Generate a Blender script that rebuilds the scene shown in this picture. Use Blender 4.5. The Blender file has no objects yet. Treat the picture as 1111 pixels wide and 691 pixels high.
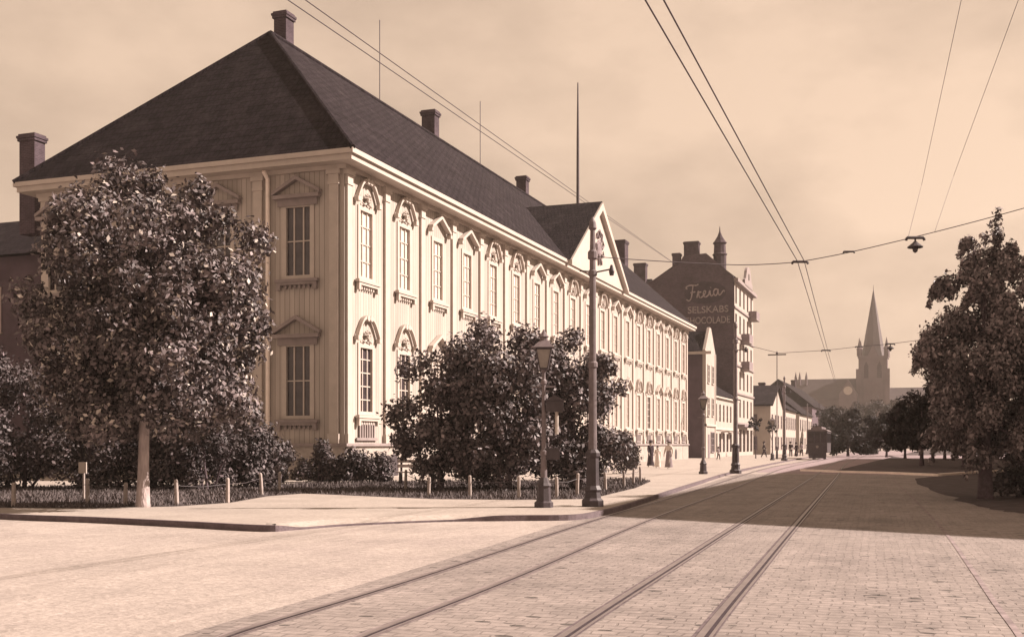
import bpy, bmesh, math, random
import numpy as np
from mathutils import Vector, Matrix, noise
S = bpy.context.scene
COL = S.collection
R = math.radians
# ------------------------------------------------------------------ camera
CH, F, HZ, CX = 1.6, 1200.0, 482.0, 555.5          # eye height, focal length / horizon row / centre column at 1111 px width
A = R(20.3); SA, CA = math.sin(A), math.cos(A)
cd = bpy.data.cameras.new('camera'); cam = bpy.data.objects.new('camera', cd); COL.objects.link(cam)
cam.location = (0, 0, CH); cam.rotation_euler = (R(90), 0, A)
cd.sensor_width = 36; cd.lens = 36*F/1111; cd.shift_y = (HZ-345.5)/1111
cd.clip_start = 0.1; cd.clip_end = 4000
S.camera = cam
# ------------------------------------------------------------------ light
EL = R(36); SUN = Vector((.90*math.cos(EL), .436*math.cos(EL), math.sin(EL))).normalized()
ld = bpy.data.lights.new('sun', 'SUN'); ld.energy = 5.0; ld.angle = R(.55); ld.color = (1, .855, .76)
lo = bpy.data.objects.new('sun', ld); COL.objects.link(lo); lo.location = (30, 10, 60)
lo.rotation_euler = (-SUN).to_track_quat('-Z', 'Y').to_euler()
W = bpy.data.worlds.new('World'); S.world = W; W.use_nodes = True
nt = W.node_tree; N = nt.nodes; L = nt.links
bg = N['Background']; bg.inputs['Strength'].default_value = .1
sky = N.new('ShaderNodeTexSky'); sky.sky_type = 'NISHITA'; sky.sun_disc = False
sky.sun_elevation = EL; sky.sun_rotation = math.atan2(SUN.x, SUN.y); sky.dust_density = 3
def wn(t, **k):
    n = N.new(t)
    for a, b in k.items(): setattr(n, a, b)
    return n
bw = wn('ShaderNodeRGBToBW'); L.new(sky.outputs[0], bw.inputs[0])
pw = wn('ShaderNodeMath', operation='POWER'); L.new(bw.outputs[0], pw.inputs[0]); pw.inputs[1].default_value = .24
tc = wn('ShaderNodeTexCoord')
mp = wn('ShaderNodeMapping'); mp.inputs['Scale'].default_value = (1, 1, 2.0); L.new(tc.outputs['Generated'], mp.inputs[0])
n1 = wn('ShaderNodeTexNoise'); n1.inputs['Scale'].default_value = 3.4; n1.inputs['Detail'].default_value = 10; n1.inputs['Roughness'].default_value = .55
L.new(mp.outputs[0], n1.inputs['Vector'])
r1 = wn('ShaderNodeValToRGB'); L.new(n1.outputs[0], r1.inputs[0])
r1.color_ramp.elements[0].position = .38; r1.color_ramp.elements[0].color = (.74, .74, .74, 1)
r1.color_ramp.elements[1].position = .62; r1.color_ramp.elements[1].color = (1.06, 1.06, 1.06, 1)
mu = wn('ShaderNodeMath', operation='MULTIPLY'); L.new(pw.outputs[0], mu.inputs[0]); L.new(r1.outputs[0], mu.inputs[1])
tint = wn('ShaderNodeVectorMath', operation='SCALE'); tint.inputs[0].default_value = (2.66, 1.95, 1.45)
L.new(mu.outputs[0], tint.inputs['Scale']); L.new(tint.outputs[0], bg.inputs['Color'])
vs = S.view_settings; vs.view_transform = 'Standard'; vs.look = 'None'; vs.gamma = 1; vs.use_curve_mapping = False; vs.exposure = 1.25
# ------------------------------------------------------------------ projection helpers (image point -> place on the ground)
def cam2w(xc, d, z=0.0): return Vector((xc*CA - d*SA, xc*SA + d*CA, z))
def P(px, py, z=0.0):
    d = (CH-z)*F/(py-HZ); return cam2w((px-CX)/F*d, d, z)
def PD(px, py, d): return cam2w((px-CX)/F*d, d, CH+(HZ-py)/F*d)
# ------------------------------------------------------------------ materials
def sep(v, k=0.0):
    """paper-brown tone of value v; k pushes towards the purple brown of the deep tones"""
    return (v, v*(.862-.18*k), v*(.77+.14*k))
def mat(name, col, rough=.8, spec=.2, var=.25, vscale=3.0, detail=6, bump=0, bscale=20, island=0.0, pale=None, island_pale=.0, metal=0, stretch=(1,1,1), trans=0):
    m = bpy.data.materials.new(name); m.use_nodes = True
    t = m.node_tree; n = t.nodes; l = t.links; b = n['Principled BSDF']
    b.inputs['Roughness'].default_value = rough; b.inputs['Specular IOR Level'].default_value = spec; b.inputs['Metallic'].default_value = metal
    c = n.new('ShaderNodeTexCoord'); mp = n.new('ShaderNodeMapping'); mp.inputs['Scale'].default_value = stretch; l.new(c.outputs['Object'], mp.inputs[0])
    tx = n.new('ShaderNodeTexNoise'); tx.inputs['Scale'].default_value = vscale; tx.inputs['Detail'].default_value = detail; tx.inputs['Roughness'].default_value = .65
    l.new(mp.outputs[0], tx.inputs['Vector'])
    ra = n.new('ShaderNodeValToRGB'); l.new(tx.outputs[0], ra.inputs[0])
    lo_, hi_ = 1-var, 1+var
    ra.color_ramp.elements[0].position = .3; ra.color_ramp.elements[1].position = .7
    ra.color_ramp.elements[0].color = (*[x*lo_ for x in col], 1); ra.color_ramp.elements[1].color = (*[min(1, x*hi_) for x in col], 1)
    out = ra.outputs[0]
    if island or pale:
        g = n.new('ShaderNodeNewGeometry')
        if island:
            mr = n.new('ShaderNodeMapRange'); mr.inputs['To Min'].default_value = 1-island; mr.inputs['To Max'].default_value = 1+island
            l.new(g.outputs['Random Per Island'], mr.inputs[0])
            sc = n.new('ShaderNodeVectorMath'); sc.operation = 'SCALE'; l.new(out, sc.inputs[0]); l.new(mr.outputs[0], sc.inputs['Scale']); out = sc.outputs[0]
        if pale:
            lt = n.new('ShaderNodeMath'); lt.operation = 'LESS_THAN'; lt.inputs[1].default_value = island_pale
            mm = n.new('ShaderNodeMath'); mm.operation = 'FRACT'; m7 = n.new('ShaderNodeMath'); m7.operation = 'MULTIPLY'; m7.inputs[1].default_value = 17.31
            l.new(g.outputs['Random Per Island'], m7.inputs[0]); l.new(m7.outputs[0], mm.inputs[0]); l.new(mm.outputs[0], lt.inputs[0])
            mx = n.new('ShaderNodeMix'); mx.data_type = 'RGBA'; l.new(lt.outputs[0], mx.inputs['Factor']); l.new(out, mx.inputs['A']); mx.inputs['B'].default_value = (*pale, 1); out = mx.outputs['Result']
    l.new(out, b.inputs['Base Color'])
    if bump:
        bt = n.new('ShaderNodeTexNoise'); bt.inputs['Scale'].default_value = bscale; bt.inputs['Detail'].default_value = 8; l.new(mp.outputs[0], bt.inputs['Vector'])
        bu = n.new('ShaderNodeBump'); bu.inputs['Strength'].default_value = bump; bu.inputs['Distance'].default_value = .05; l.new(bt.outputs[0], bu.inputs['Height']); l.new(bu.outputs[0], b.inputs['Normal'])
    m['out'] = 1
    return m
def nodes(m): return m.node_tree.nodes, m.node_tree.links
def boards(m, pitch=.22, gap=.12, dark=.62, axis='xy'):
    """vertical board joints: narrow dark seams and a small step between boards"""
    n, l = nodes(m); b = n['Principled BSDF']; src = b.inputs['Base Color'].links[0].from_socket
    c = n.new('ShaderNodeTexCoord'); s = n.new('ShaderNodeSeparateXYZ'); l.new(c.outputs['Object'], s.inputs[0])
    a = n.new('ShaderNodeMath'); a.operation = 'ADD'; l.new(s.outputs[0], a.inputs[0]); l.new(s.outputs[1], a.inputs[1])
    if axis == 'z':
        l.new(s.outputs[2], a.inputs[0]); a.inputs[1].default_value = 0; l.remove(a.inputs[1].links[0]) if a.inputs[1].links else None
    d = n.new('ShaderNodeMath'); d.operation = 'DIVIDE'; l.new(a.outputs[0], d.inputs[0]); d.inputs[1].default_value = pitch
    f = n.new('ShaderNodeMath'); f.operation = 'FRACT'; l.new(d.outputs[0], f.inputs[0])
    g = n.new('ShaderNodeMath'); g.operation = 'LESS_THAN'; l.new(f.outputs[0], g.inputs[0]); g.inputs[1].default_value = gap
    fl = n.new('ShaderNodeMath'); fl.operation = 'FLOOR'; l.new(d.outputs[0], fl.inputs[0])
    wn_ = n.new('ShaderNodeTexWhiteNoise'); wn_.noise_dimensions = '1D'; l.new(fl.outputs[0], wn_.inputs['W'])
    mr = n.new('ShaderNodeMapRange'); mr.inputs['To Min'].default_value = .9; mr.inputs['To Max'].default_value = 1.06; l.new(wn_.outputs['Value'], mr.inputs[0])
    mi = n.new('ShaderNodeMix'); mi.data_type = 'FLOAT'; l.new(g.outputs[0], mi.inputs['Factor']); l.new(mr.outputs[0], mi.inputs['A']); mi.inputs['B'].default_value = dark
    sc = n.new('ShaderNodeVectorMath'); sc.operation = 'SCALE'; l.new(src, sc.inputs[0]); l.new(mi.outputs['Result'], sc.inputs['Scale']); l.new(sc.outputs[0], b.inputs['Base Color'])
    bu = n.new('ShaderNodeBump'); bu.invert = True; bu.inputs['Strength'].default_value = .5; bu.inputs['Distance'].default_value = .03; l.new(g.outputs[0], bu.inputs['Height']); l.new(bu.outputs[0], b.inputs['Normal'])
    return m
def bricks(m, scale=1.0, bw_=.25, bh=.085, mortar=.012, mcol=None, c1=None, c2=None, bump=.4, rot=0, coord='wall', squash=.0):
    n, l = nodes(m); b = n['Principled BSDF']; src = b.inputs['Base Color'].links[0].from_socket
    c = n.new('ShaderNodeTexCoord')
    if coord == 'wall':
        s = n.new('ShaderNodeSeparateXYZ'); l.new(c.outputs['Object'], s.inputs[0])
        a = n.new('ShaderNodeMath'); a.operation = 'ADD'; l.new(s.outputs[0], a.inputs[0]); l.new(s.outputs[1], a.inputs[1])
        cb = n.new('ShaderNodeCombineXYZ'); l.new(a.outputs[0], cb.inputs[0]); l.new(s.outputs[2], cb.inputs[1]); v = cb.outputs[0]
    else:
        mp = n.new('ShaderNodeMapping'); mp.inputs['Rotation'].default_value = (0, 0, rot); l.new(c.outputs['Object'], mp.inputs[0])
        nz = n.new('ShaderNodeTexNoise'); nz.inputs['Scale'].default_value = 2.2; l.new(mp.outputs[0], nz.inputs['Vector'])
        sc0 = n.new('ShaderNodeVectorMath'); sc0.operation = 'SCALE'; l.new(nz.outputs['Color'], sc0.inputs[0]); sc0.inputs['Scale'].default_value = squash
        ad = n.new('ShaderNodeVectorMath'); l.new(mp.outputs[0], ad.inputs[0]); l.new(sc0.outputs[0], ad.inputs[1]); v = ad.outputs[0]
    t = n.new('ShaderNodeTexBrick'); l.new(v, t.inputs['Vector']); t.inputs['Scale'].default_value = scale
    t.inputs['Brick Width'].default_value = bw_; t.inputs['Row Height'].default_value = bh; t.inputs['Mortar Size'].default_value = mortar; t.inputs['Mortar Smooth'].default_value = .3
    t.inputs['Color1'].default_value = (*[c1]*3, 1); t.inputs['Color2'].default_value = (*[c2]*3, 1); t.inputs['Mortar'].default_value = (*[mcol]*3, 1)
    mx = n.new('ShaderNodeMix'); mx.data_type = 'RGBA'; mx.blend_type = 'MULTIPLY'; mx.inputs['Factor'].default_value = 1; l.new(src, mx.inputs['A']); l.new(t.outputs['Color'], mx.inputs['B']); l.new(mx.outputs['Result'], b.inputs['Base Color'])
    if bump:
        bu = n.new('ShaderNodeBump'); bu.invert = True; bu.inputs['Strength'].default_value = bump; bu.inputs['Distance'].default_value = .02; l.new(t.outputs['Fac'], bu.inputs['Height']); l.new(bu.outputs[0], b.inputs['Normal'])
    return m
def dust(m, col, scale=.35, lo_=.40, hi_=.66):
    n, l = nodes(m); b = n['Principled BSDF']; src = b.inputs['Base Color'].links[0].from_socket
    c = n.new('ShaderNodeTexCoord'); t = n.new('ShaderNodeTexNoise'); t.inputs['Scale'].default_value = scale; t.inputs['Detail'].default_value = 9; t.inputs['Roughness'].default_value = .7; l.new(c.outputs['Object'], t.inputs['Vector'])
    ra = n.new('ShaderNodeMapRange'); ra.inputs['From Min'].default_value = lo_; ra.inputs['From Max'].default_value = hi_; ra.inputs['To Max'].default_value = .65; l.new(t.outputs[0], ra.inputs[0])
    mx = n.new('ShaderNodeMix'); mx.data_type = 'RGBA'; l.new(ra.outputs[0], mx.inputs['Factor']); l.new(src, mx.inputs['A']); mx.inputs['B'].default_value = (*col, 1); l.new(mx.outputs['Result'], b.inputs['Base Color'])
def grit(m, scale=9., amt=.22, sc=(1, 1, 1)):
    """fine uneven wear multiplied over the base colour"""
    n, l = nodes(m); b = n['Principled BSDF']; src = b.inputs['Base Color'].links[0].from_socket
    c = n.new('ShaderNodeTexCoord'); mp = n.new('ShaderNodeMapping'); mp.inputs['Scale'].default_value = sc; l.new(c.outputs['Object'], mp.inputs[0])
    t = n.new('ShaderNodeTexNoise'); t.inputs['Scale'].default_value = scale; t.inputs['Detail'].default_value = 5; t.inputs['Roughness'].default_value = .8; l.new(mp.outputs[0], t.inputs['Vector'])
    mr = n.new('ShaderNodeMapRange'); mr.inputs['From Min'].default_value = .3; mr.inputs['From Max'].default_value = .7; mr.inputs['To Min'].default_value = 1-amt; mr.inputs['To Max'].default_value = 1+amt*.7; l.new(t.outputs[0], mr.inputs[0])
    k = n.new('ShaderNodeVectorMath'); k.operation = 'SCALE'; l.new(src, k.inputs[0]); l.new(mr.outputs[0], k.inputs['Scale']); l.new(k.outputs[0], b.inputs['Base Color'])
TR = R(2.2)                                                          # the tramway runs a hair left of the palace front
M = {}
M['sand'] = mat('rolled_sand', sep(.345, .05), .95, .1, .2, .35, 10, .35, 14)
M['pave'] = mat('pavement_gravel', sep(.34), .95, .1, .14, .6, 10, .25, 22)
M['kerb'] = mat('kerb_granite', sep(.13,.5), .85, .2, .2, 2.5, 8, .3, 30)
M['setts'] = bricks(mat('stone_setts', sep(.25, .12), .85, .25, .22, .8, 10), 1, .22, .155, .012, .62, 1.0, .8, .8, rot=-TR, coord='flat', squash=.16)
dust(M['setts'], sep(.285, .08))
def spots(m, sc=(2.6, 4.4, 1), r0=.05, r1=.24, dark=.36):
    n, l = nodes(m); b = n['Principled BSDF']; src = b.inputs['Base Color'].links[0].from_socket
    c = n.new('ShaderNodeTexCoord'); mp = n.new('ShaderNodeMapping'); mp.inputs['Scale'].default_value = sc; mp.inputs['Rotation'].default_value = (0, 0, -TR); l.new(c.outputs['Object'], mp.inputs[0])
    v = n.new('ShaderNodeTexVoronoi'); v.inputs['Scale'].default_value = 1; l.new(mp.outputs[0], v.inputs['Vector'])
    sp = n.new('ShaderNodeSeparateColor'); l.new(v.outputs['Color'], sp.inputs[0]); mr = n.new('ShaderNodeMapRange'); mr.inputs['To Min'].default_value = r0-.12; mr.inputs['To Max'].default_value = r1; l.new(sp.outputs[0], mr.inputs[0])
    lt = n.new('ShaderNodeMath'); lt.operation = 'LESS_THAN'; l.new(v.outputs['Distance'], lt.inputs[0]); l.new(mr.outputs[0], lt.inputs[1])
    mi = n.new('ShaderNodeMapRange'); mi.inputs['To Min'].default_value = 1; mi.inputs['To Max'].default_value = dark; l.new(lt.outputs[0], mi.inputs[0])
    k = n.new('ShaderNodeVectorMath'); k.operation = 'SCALE'; l.new(src, k.inputs[0]); l.new(mi.outputs[0], k.inputs['Scale']); l.new(k.outputs[0], b.inputs['Base Color'])
spots(M['setts'])
dust(M['sand'], sep(.25, .15), .22, .48, .72); spots(M['sand'], (2.3, 3.1, 1), -.02, .06, .7); spots(M['pave'], (2.6, 3.3, 1), -.02, .05, .7)
M['road_far'] = mat('packed_road', sep(.26, .4), .95, .1, .2, .5, 10, .3, 12)
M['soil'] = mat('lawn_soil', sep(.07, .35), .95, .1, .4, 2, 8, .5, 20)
M['grass'] = mat('grass_blades', sep(.10, .25), .8, .2, .4, 1.2, 4, island=.5)
M['park'] = mat('park_turf', sep(.08, .35), .95, .1, .4, .6, 10, .5, 14)
M['rail'] = mat('worn_rail_steel', sep(.20,.2), .5, .5, .2, 4, 4, metal=.4)
M['groove'] = mat('dark_recess', sep(.05, .6), .9, .1, .3, 6)  # even dark tone for the rail grooves and belfry openings
M['sett_edge'] = mat('tar_joint', sep(.12, .4), .9, .1, .4, 5)
M['worn_joint'] = mat('sanded_joint', sep(.22, .3), .9, .1, .4, 3)
M['cream'] = boards(mat('cream_boarding', sep(.405), .75, .15, .16, 1.1, 9, stretch=(1, 1, .16)), .24, .15, .62)
M['cream_trim'] = mat('cream_trim', sep(.44), .65, .2, .08, 2, 5)
M['trim_grey'] = mat('grey_shaded_trim', sep(.25, .2), .75, .2, .15, 2, 5)  # grey trim; on the side window pediments it paints in soft shade
M['mould'] = mat('dark_moulding', sep(.20, .4), .75, .2, .2, 3, 5)
M['plinth'] = mat('lime_plinth', sep(.35), .85, .15, .15, 1.2, 8, .2, 12)
M['tiles'] = bricks(mat('dark_pantiles', sep(.022, .8), .9, .08, .45, 2.2, 9, 0), 1, .26, .34, .03, .45, 1.0, .7, .8, coord='flat')
dust(M['tiles'], sep(.055, .5), .9, .50, .75)
for q, sc_, am in (('sand', 7, .26), ('pave', 8, .24), ('setts', 6, .28), ('tiles', 5, .4), ('plinth', 6, .2), ('kerb', 6, .3)): grit(M[q], sc_, am)
grit(M['sand'], 1.2, .12, (2.2, .25, 1)); grit(M['setts'], 1.0, .16, (2.4, .22, 1))
M['glass'] = mat('old_window_glass', sep(.05, .6), .12, .6, .4, 1.5, 3)
M['glass_lit'] = mat('window_glass_with_blind', sep(.56, .0), .5, .2, .2, 1.4, 4)
M['chim'] = bricks(mat('chimney_brick', sep(.075, .7), .9, .1, .3, 1.5, 6), 1, .25, .085, .012, 1.3, 1.0, .7)
M['brick'] = bricks(mat('dark_brick', sep(.09, .7), .9, .15, .35, .5, 10), 1, .26, .09, .012, 1.5, 1.0, .6)
M['adpaint'] = mat('dark_sign_paint', sep(.055, .8), .8, .2, .3, 1)
M['white'] = mat('white_render', sep(.36), .85, .15, .1, .8, 8)
M['pale_sign'] = mat('sign_lettering', sep(.30, .2), .8, .2, .5, 3)
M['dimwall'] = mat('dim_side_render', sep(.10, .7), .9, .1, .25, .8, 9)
M['stone'] = mat('grey_cathedral_stone', sep(.12, .5), .9, .15, .25, .12, 10)
M['slate'] = mat('cathedral_slate', sep(.075, .5), .7, .3, .2, .2, 8)
M['iron'] = mat('dark_cast_iron', sep(.05, .6), .55, .4, .3, 5, 5)
M['ironpale'] = mat('grey_painted_iron', sep(.14, .4), .5, .4, .25, 5, 5)
M['lampglass'] = mat('lantern_glass', sep(.22), .15, .5, .2, 4)
M['wire'] = mat('overhead_wire', sep(.07, .6), .6, .3, .1, 4)
M['wood'] = mat('weathered_post_wood', sep(.36, .1), .85, .15, .25, 6, 6)
M['bark'] = mat('tree_bark', sep(.36, .2), .9, .1, .35, 7, 8, .6, 25, stretch=(1, 1, .3))
M['barkdark'] = mat('dark_bark', sep(.10, .6), .9, .1, .35, 7, 8, .6, 25)
M['leaf'] = mat('leaves_silver_backed', sep(.11, .35), .55, .3, .45, .9, 3, island=.6, pale=sep(.42), island_pale=.07)
M['leafbush'] = mat('leaves_shrub', sep(.105, .38), .55, .35, .35, .9, 3, island=.5, pale=sep(.26, .3), island_pale=.07)
M['leafbirch'] = mat('leaves_birch', sep(.165, .35), .5, .4, .4, .9, 3, island=.55, pale=sep(.30, .3), island_pale=.10)
M['leafdark'] = mat('leaves_dark', sep(.075, .38), .6, .3, .35, .9, 3, island=.5, pale=sep(.16, .5), island_pale=.06)
M['leaffar'] = mat('leaves_far', sep(.027, .5), .7, .2, .35, .4, 3, island=.5)
M['skin'] = mat('skin', sep(.40), .6, .3, .05, 10)
M['cloth_d'] = mat('dark_cloth', sep(.05, .7), .9, .1, .3, 8)
M['cloth_l'] = mat('white_cotton', sep(.58), .9, .1, .1, 8)
M['cloth_m'] = mat('grey_cloth', sep(.22, .4), .9, .1, .2, 8)
M['hair'] = mat('hair', sep(.05, .6), .7, .2, .2, 20)
M['flagwood'] = mat('flagpole_paint', sep(.10, .5), .6, .3, .1, 4)
# ------------------------------------------------------------------ mesh builder
class MB:
    def __init__(s): s.v = []; s.f = []
    def add(s, vs, fs):
        k = len(s.v); s.v += [tuple(v) for v in vs]; s.f += [tuple(i+k for i in f) for f in fs]; return s
    def box(s, x0, x1, y0, y1, z0, z1, rz=0, piv=(0, 0)):
        vs = [(x, y, z) for z in (z0, z1) for y in (y0, y1) for x in (x0, x1)]
        if rz:
            c, q = math.cos(rz), math.sin(rz)
            vs = [(piv[0]+(x-piv[0])*c-(y-piv[1])*q, piv[1]+(x-piv[0])*q+(y-piv[1])*c, z) for x, y, z in vs]
        return s.add(vs, [(0, 2, 3, 1), (4, 5, 7, 6), (0, 1, 5, 4), (2, 6, 7, 3), (0, 4, 6, 2), (1, 3, 7, 5)])
    def tube(s, pts, rad, n=8, cap=True):
        pts = [Vector(p) for p in pts]
        rad = rad if isinstance(rad, (list, tuple)) else [rad]*len(pts)
        vs = []; up = None
        for i, p in enumerate(pts):
            d = (pts[min(i+1, len(pts)-1)]-pts[max(i-1, 0)]).normalized()
            if up is None or abs(up.dot(d)) > .98: up = Vector((0, 0, 1)) if abs(d.z) < .9 else Vector((1, 0, 0))
            a = d.cross(up).normalized(); b = d.cross(a).normalized()
            for k in range(n):
                t = 2*math.pi*k/n; vs.append(p+(a*math.cos(t)+b*math.sin(t))*rad[i])
        fs = [(i*n+k, i*n+(k+1) % n, (i+1)*n+(k+1) % n, (i+1)*n+k) for i in range(len(pts)-1) for k in range(n)]
        if cap: fs += [tuple(range(n)), tuple((len(pts)-1)*n+k for k in reversed(range(n)))]
        return s.add(vs, fs)
    def lathe(s, prof, cx=0, cy=0, n=12):
        vs = [(cx+r*math.cos(2*math.pi*k/n), cy+r*math.sin(2*math.pi*k/n), z) for r, z in prof for k in range(n)]
        m = len(prof)
        fs = [(i*n+k, i*n+(k+1) % n, (i+1)*n+(k+1) % n, (i+1)*n+k) for i in range(m-1) for k in range(n)]
        fs += [tuple(reversed(range(n))), tuple((m-1)*n+k for k in range(n))]
        return s.add(vs, fs)
    def prism(s, poly, ext):
        """closed polygon (list of 3D points) swept by vector ext"""
        e = Vector(ext); n = len(poly); vs = [Vector(p) for p in poly]; vs += [v+e for v in vs]
        return s.add(vs, [tuple(reversed(range(n))), tuple(range(n, 2*n))]+[(i, (i+1) % n, n+(i+1) % n, n+i) for i in range(n)])
    def quad(s, a, b, c, d): return s.add([a, b, c, d], [(0, 1, 2, 3)])
    def mesh(s, name, m, smooth=False, fix=True):
        me = bpy.data.meshes.new(name); me.from_pydata([tuple(v) for v in s.v], [], s.f); me.materials.append(m)
        if fix:
            b = bmesh.new(); b.from_mesh(me); bmesh.ops.recalc_face_normals(b, faces=b.faces); b.to_mesh(me); b.free()
        if smooth: me.polygons.foreach_set('use_smooth', [True]*len(me.polygons))
        return me
    def build(s, name, m, parent=None, loc=None, smooth=False, fix=True, **tags):
        o = bpy.data.objects.new(name, s.mesh(name, m, smooth, fix)); COL.objects.link(o)
        if loc is not None: o.location = loc
        if parent: o.parent = parent
        for k, v in tags.items(): o[k] = v
        return o
def tag(o, label=None, cat=None, group=None, kind=None):
    if label: o['label'] = label
    if cat: o['category'] = cat
    if group: o['group'] = group
    if kind: o['kind'] = kind
    return o
def thing(name, label, cat, loc=(0, 0, 0), rz=0, group=None):
    o = bpy.data.objects.new(name, None); COL.objects.link(o); o.empty_display_size = .3
    o.location = loc; o.rotation_euler = (0, 0, rz); return tag(o, label, cat, group)
def copy_tree(o, parent=None):
    kids = [c for c in bpy.data.objects if c.parent == o]
    c = o.copy(); COL.objects.link(c); c.parent = parent
    for k in kids: copy_tree(k, c)
    return c
def dup(o, loc, label, rz=None, scale=None):
    c = copy_tree(o); c.location = loc; c['label'] = label
    if rz is not None: c.rotation_euler.z = rz
    if scale: c.scale = (scale,)*3
    return c
def poly_obj(name, pts, m, z=None, **tags):
    b = MB(); b.add([(p[0], p[1], p[2] if z is None else z) for p in pts], [tuple(range(len(pts)))])
    bm = bmesh.new(); me = b.mesh(name, m, fix=False); bm.from_mesh(me); bmesh.ops.triangulate(bm, faces=bm.faces)
    bmesh.ops.recalc_face_normals(bm, faces=bm.faces)
    if sum(f.normal.z for f in bm.faces) < 0: bmesh.ops.reverse_faces(bm, faces=bm.faces)
    bm.to_mesh(me); bm.free()
    o = bpy.data.objects.new(name, me); COL.objects.link(o)
    for k, v in tags.items(): o[k] = v
    return o
def smooth_line(pts, n=6):
    pts = [Vector(p) for p in pts]; out = []
    q = [pts[0]*2-pts[1]]+pts+[pts[-1]*2-pts[-2]]
    for i in range(1, len(q)-2):
        for k in range(n):
            t = k/n; a, b, c, d = q[i-1], q[i], q[i+1], q[i+2]
            out.append(.5*((2*b)+(c-a)*t+(2*a-5*b+4*c-d)*t*t+(3*b-a-3*c+d)*t**3))
    return out+[pts[-1]]
def in_poly(x, y, poly):
    r = False; j = len(poly)-1
    for i in range(len(poly)):
        xi, yi, xj, yj = poly[i][0], poly[i][1], poly[j][0], poly[j][1]
        if (yi > y) != (yj > y) and x < (xj-xi)*(y-yi)/(yj-yi)+xi: r = not r
        j = i
    return r
PZ = .12
# ------------------------------------------------------------------ ground
g = MB(); gx = [-700, -120, -60, 60, 120, 700]; gy = [-60, 0, 60, 120, 300, 900]
g.add([(x, y, 0) for y in gy for x in gx], [(j*6+i, j*6+i+1, (j+1)*6+i+1, (j+1)*6+i) for j in range(5) for i in range(5)])
g.build('ground', M['sand'], kind='structure')
def kp(px, py): return P(px, py, 0)
kerb_line = smooth_line([kp(-330, 546), kp(-150, 553), kp(0, 563), kp(100, 567), kp(200, 572), kp(285, 576.5), kp(318, 575), kp(384, 570), kp(479, 566), kp(560, 565), kp(625, 564), kp(655, 559), kp(690, 549), kp(757, 526), kp(800, 512.5), kp(850, 501.5), kp(885, 495)], 6)
kerb_line.append(Vector((kerb_line[-1].x, 170, 0))); kerb_line.append(Vector((kerb_line[-1].x-1, 420, 0)))
def kz(p):                                                           # the kerb is lowered where the footway crosses
    d = p.y*CA-p.x*SA; px = CX+F*(p.x*CA+p.y*SA)/d
    return .12-.085*max(0, min(1, (px-300)/30))*max(0, min(1, (540-px)/50))
nk = len(kerb_line); inner = []
for i, p in enumerate(kerb_line):
    d = (kerb_line[min(i+1, nk-1)]-kerb_line[max(i-1, 0)]).normalized(); inner.append(p+Vector((-d.y, d.x, 0))*.10)
inner2 = [p+(q-p)*4 for p, q in zip(kerb_line, inner)]
kb = MB()
for i in range(nk-1):
    a, b = kerb_line[i], kerb_line[i+1]; c, d = inner[i], inner[i+1]; za, zb = kz(a), kz(b)
    A3, B3 = Vector((a.x, a.y, za)), Vector((b.x, b.y, zb)); C3, D3 = Vector((c.x, c.y, za)), Vector((d.x, d.y, zb))
    kb.quad(Vector((a.x, a.y, -.05)), Vector((b.x, b.y, -.05)), B3, A3); kb.quad(A3, B3, D3, C3)
kb.build('kerb', M['kerb'], kind='structure')
pv = MB()
for i in range(nk-1):
    c, d, e, f = inner[i], inner[i+1], inner2[i+1], inner2[i]
    pv.quad((c.x, c.y, kz(kerb_line[i])-.003), (d.x, d.y, kz(kerb_line[i+1])-.003), (e.x, e.y, PZ-.003), (f.x, f.y, PZ-.003))
base_i = len(pv.v); ring = [(p.x, p.y, PZ-.003) for p in inner2]+[(-300, 420, PZ-.003), (-300, inner2[0].y, PZ-.003)]
pv.add(ring, [tuple(range(len(ring)))])
po = pv.mesh('pavement', M['pave'], fix=False); bm = bmesh.new(); bm.from_mesh(po); bmesh.ops.triangulate(bm, faces=[f for f in bm.faces if len(f.verts) > 4])
for f in bm.faces:
    if f.normal.z < 0: f.normal_flip()
bm.to_mesh(po); bm.free(); po = bpy.data.objects.new('pavement', po); COL.objects.link(po); po['kind'] = 'structure'
# tram lines: centre lines on the ground
def centre(l, r): return smooth_line([(a+b)*.5 for a, b in zip(l, r)], 8)
right_c = smooth_line([kp(250, 1020)*.5+kp(420, 1020)*.5]+[(kp(a, 691)+kp(b, 691))*.5 for a, b in [(607, 767)]]+[(kp(725, 615)+kp(829, 615))*.5, (kp(801, 568)+kp(866, 568))*.5, (kp(881, 517)+kp(910, 517))*.5, Vector((-6.5, 100, 0)), Vector((-8.4, 180, 0)), Vector((-10.6, 300, 0))], 10)
left_c = smooth_line([kp(-260, 800), (kp(150, 724)+kp(310, 724))*.5, (kp(268, 687)+kp(400, 684))*.5, (kp(470, 624)+kp(558, 624))*.5, (kp(648, 562)+kp(714, 562))*.5, (kp(757, 531)+kp(793, 531))*.5, (kp(830, 507.5)+kp(855, 507.5))*.5, Vector((-9.9, 112, 0)), Vector((-11.4, 180, 0)), Vector((-13.2, 300, 0))], 10)
def offs(line, o):
    out = []
    for i, p in enumerate(line):
        d = (line[min(i+1, len(line)-1)]-line[max(i-1, 0)]).normalized(); out.append(p+Vector((d.y, -d.x, 0))*o)
    return out
def strip(b, line, o0, o1, z):
    l, r = offs(line, o0), offs(line, o1)
    for i in range(len(line)-1):
        b.quad((l[i].x, l[i].y, z), (r[i].x, r[i].y, z), (r[i+1].x, r[i+1].y, z), (l[i+1].x, l[i+1].y, z))
G2 = .55
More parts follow.
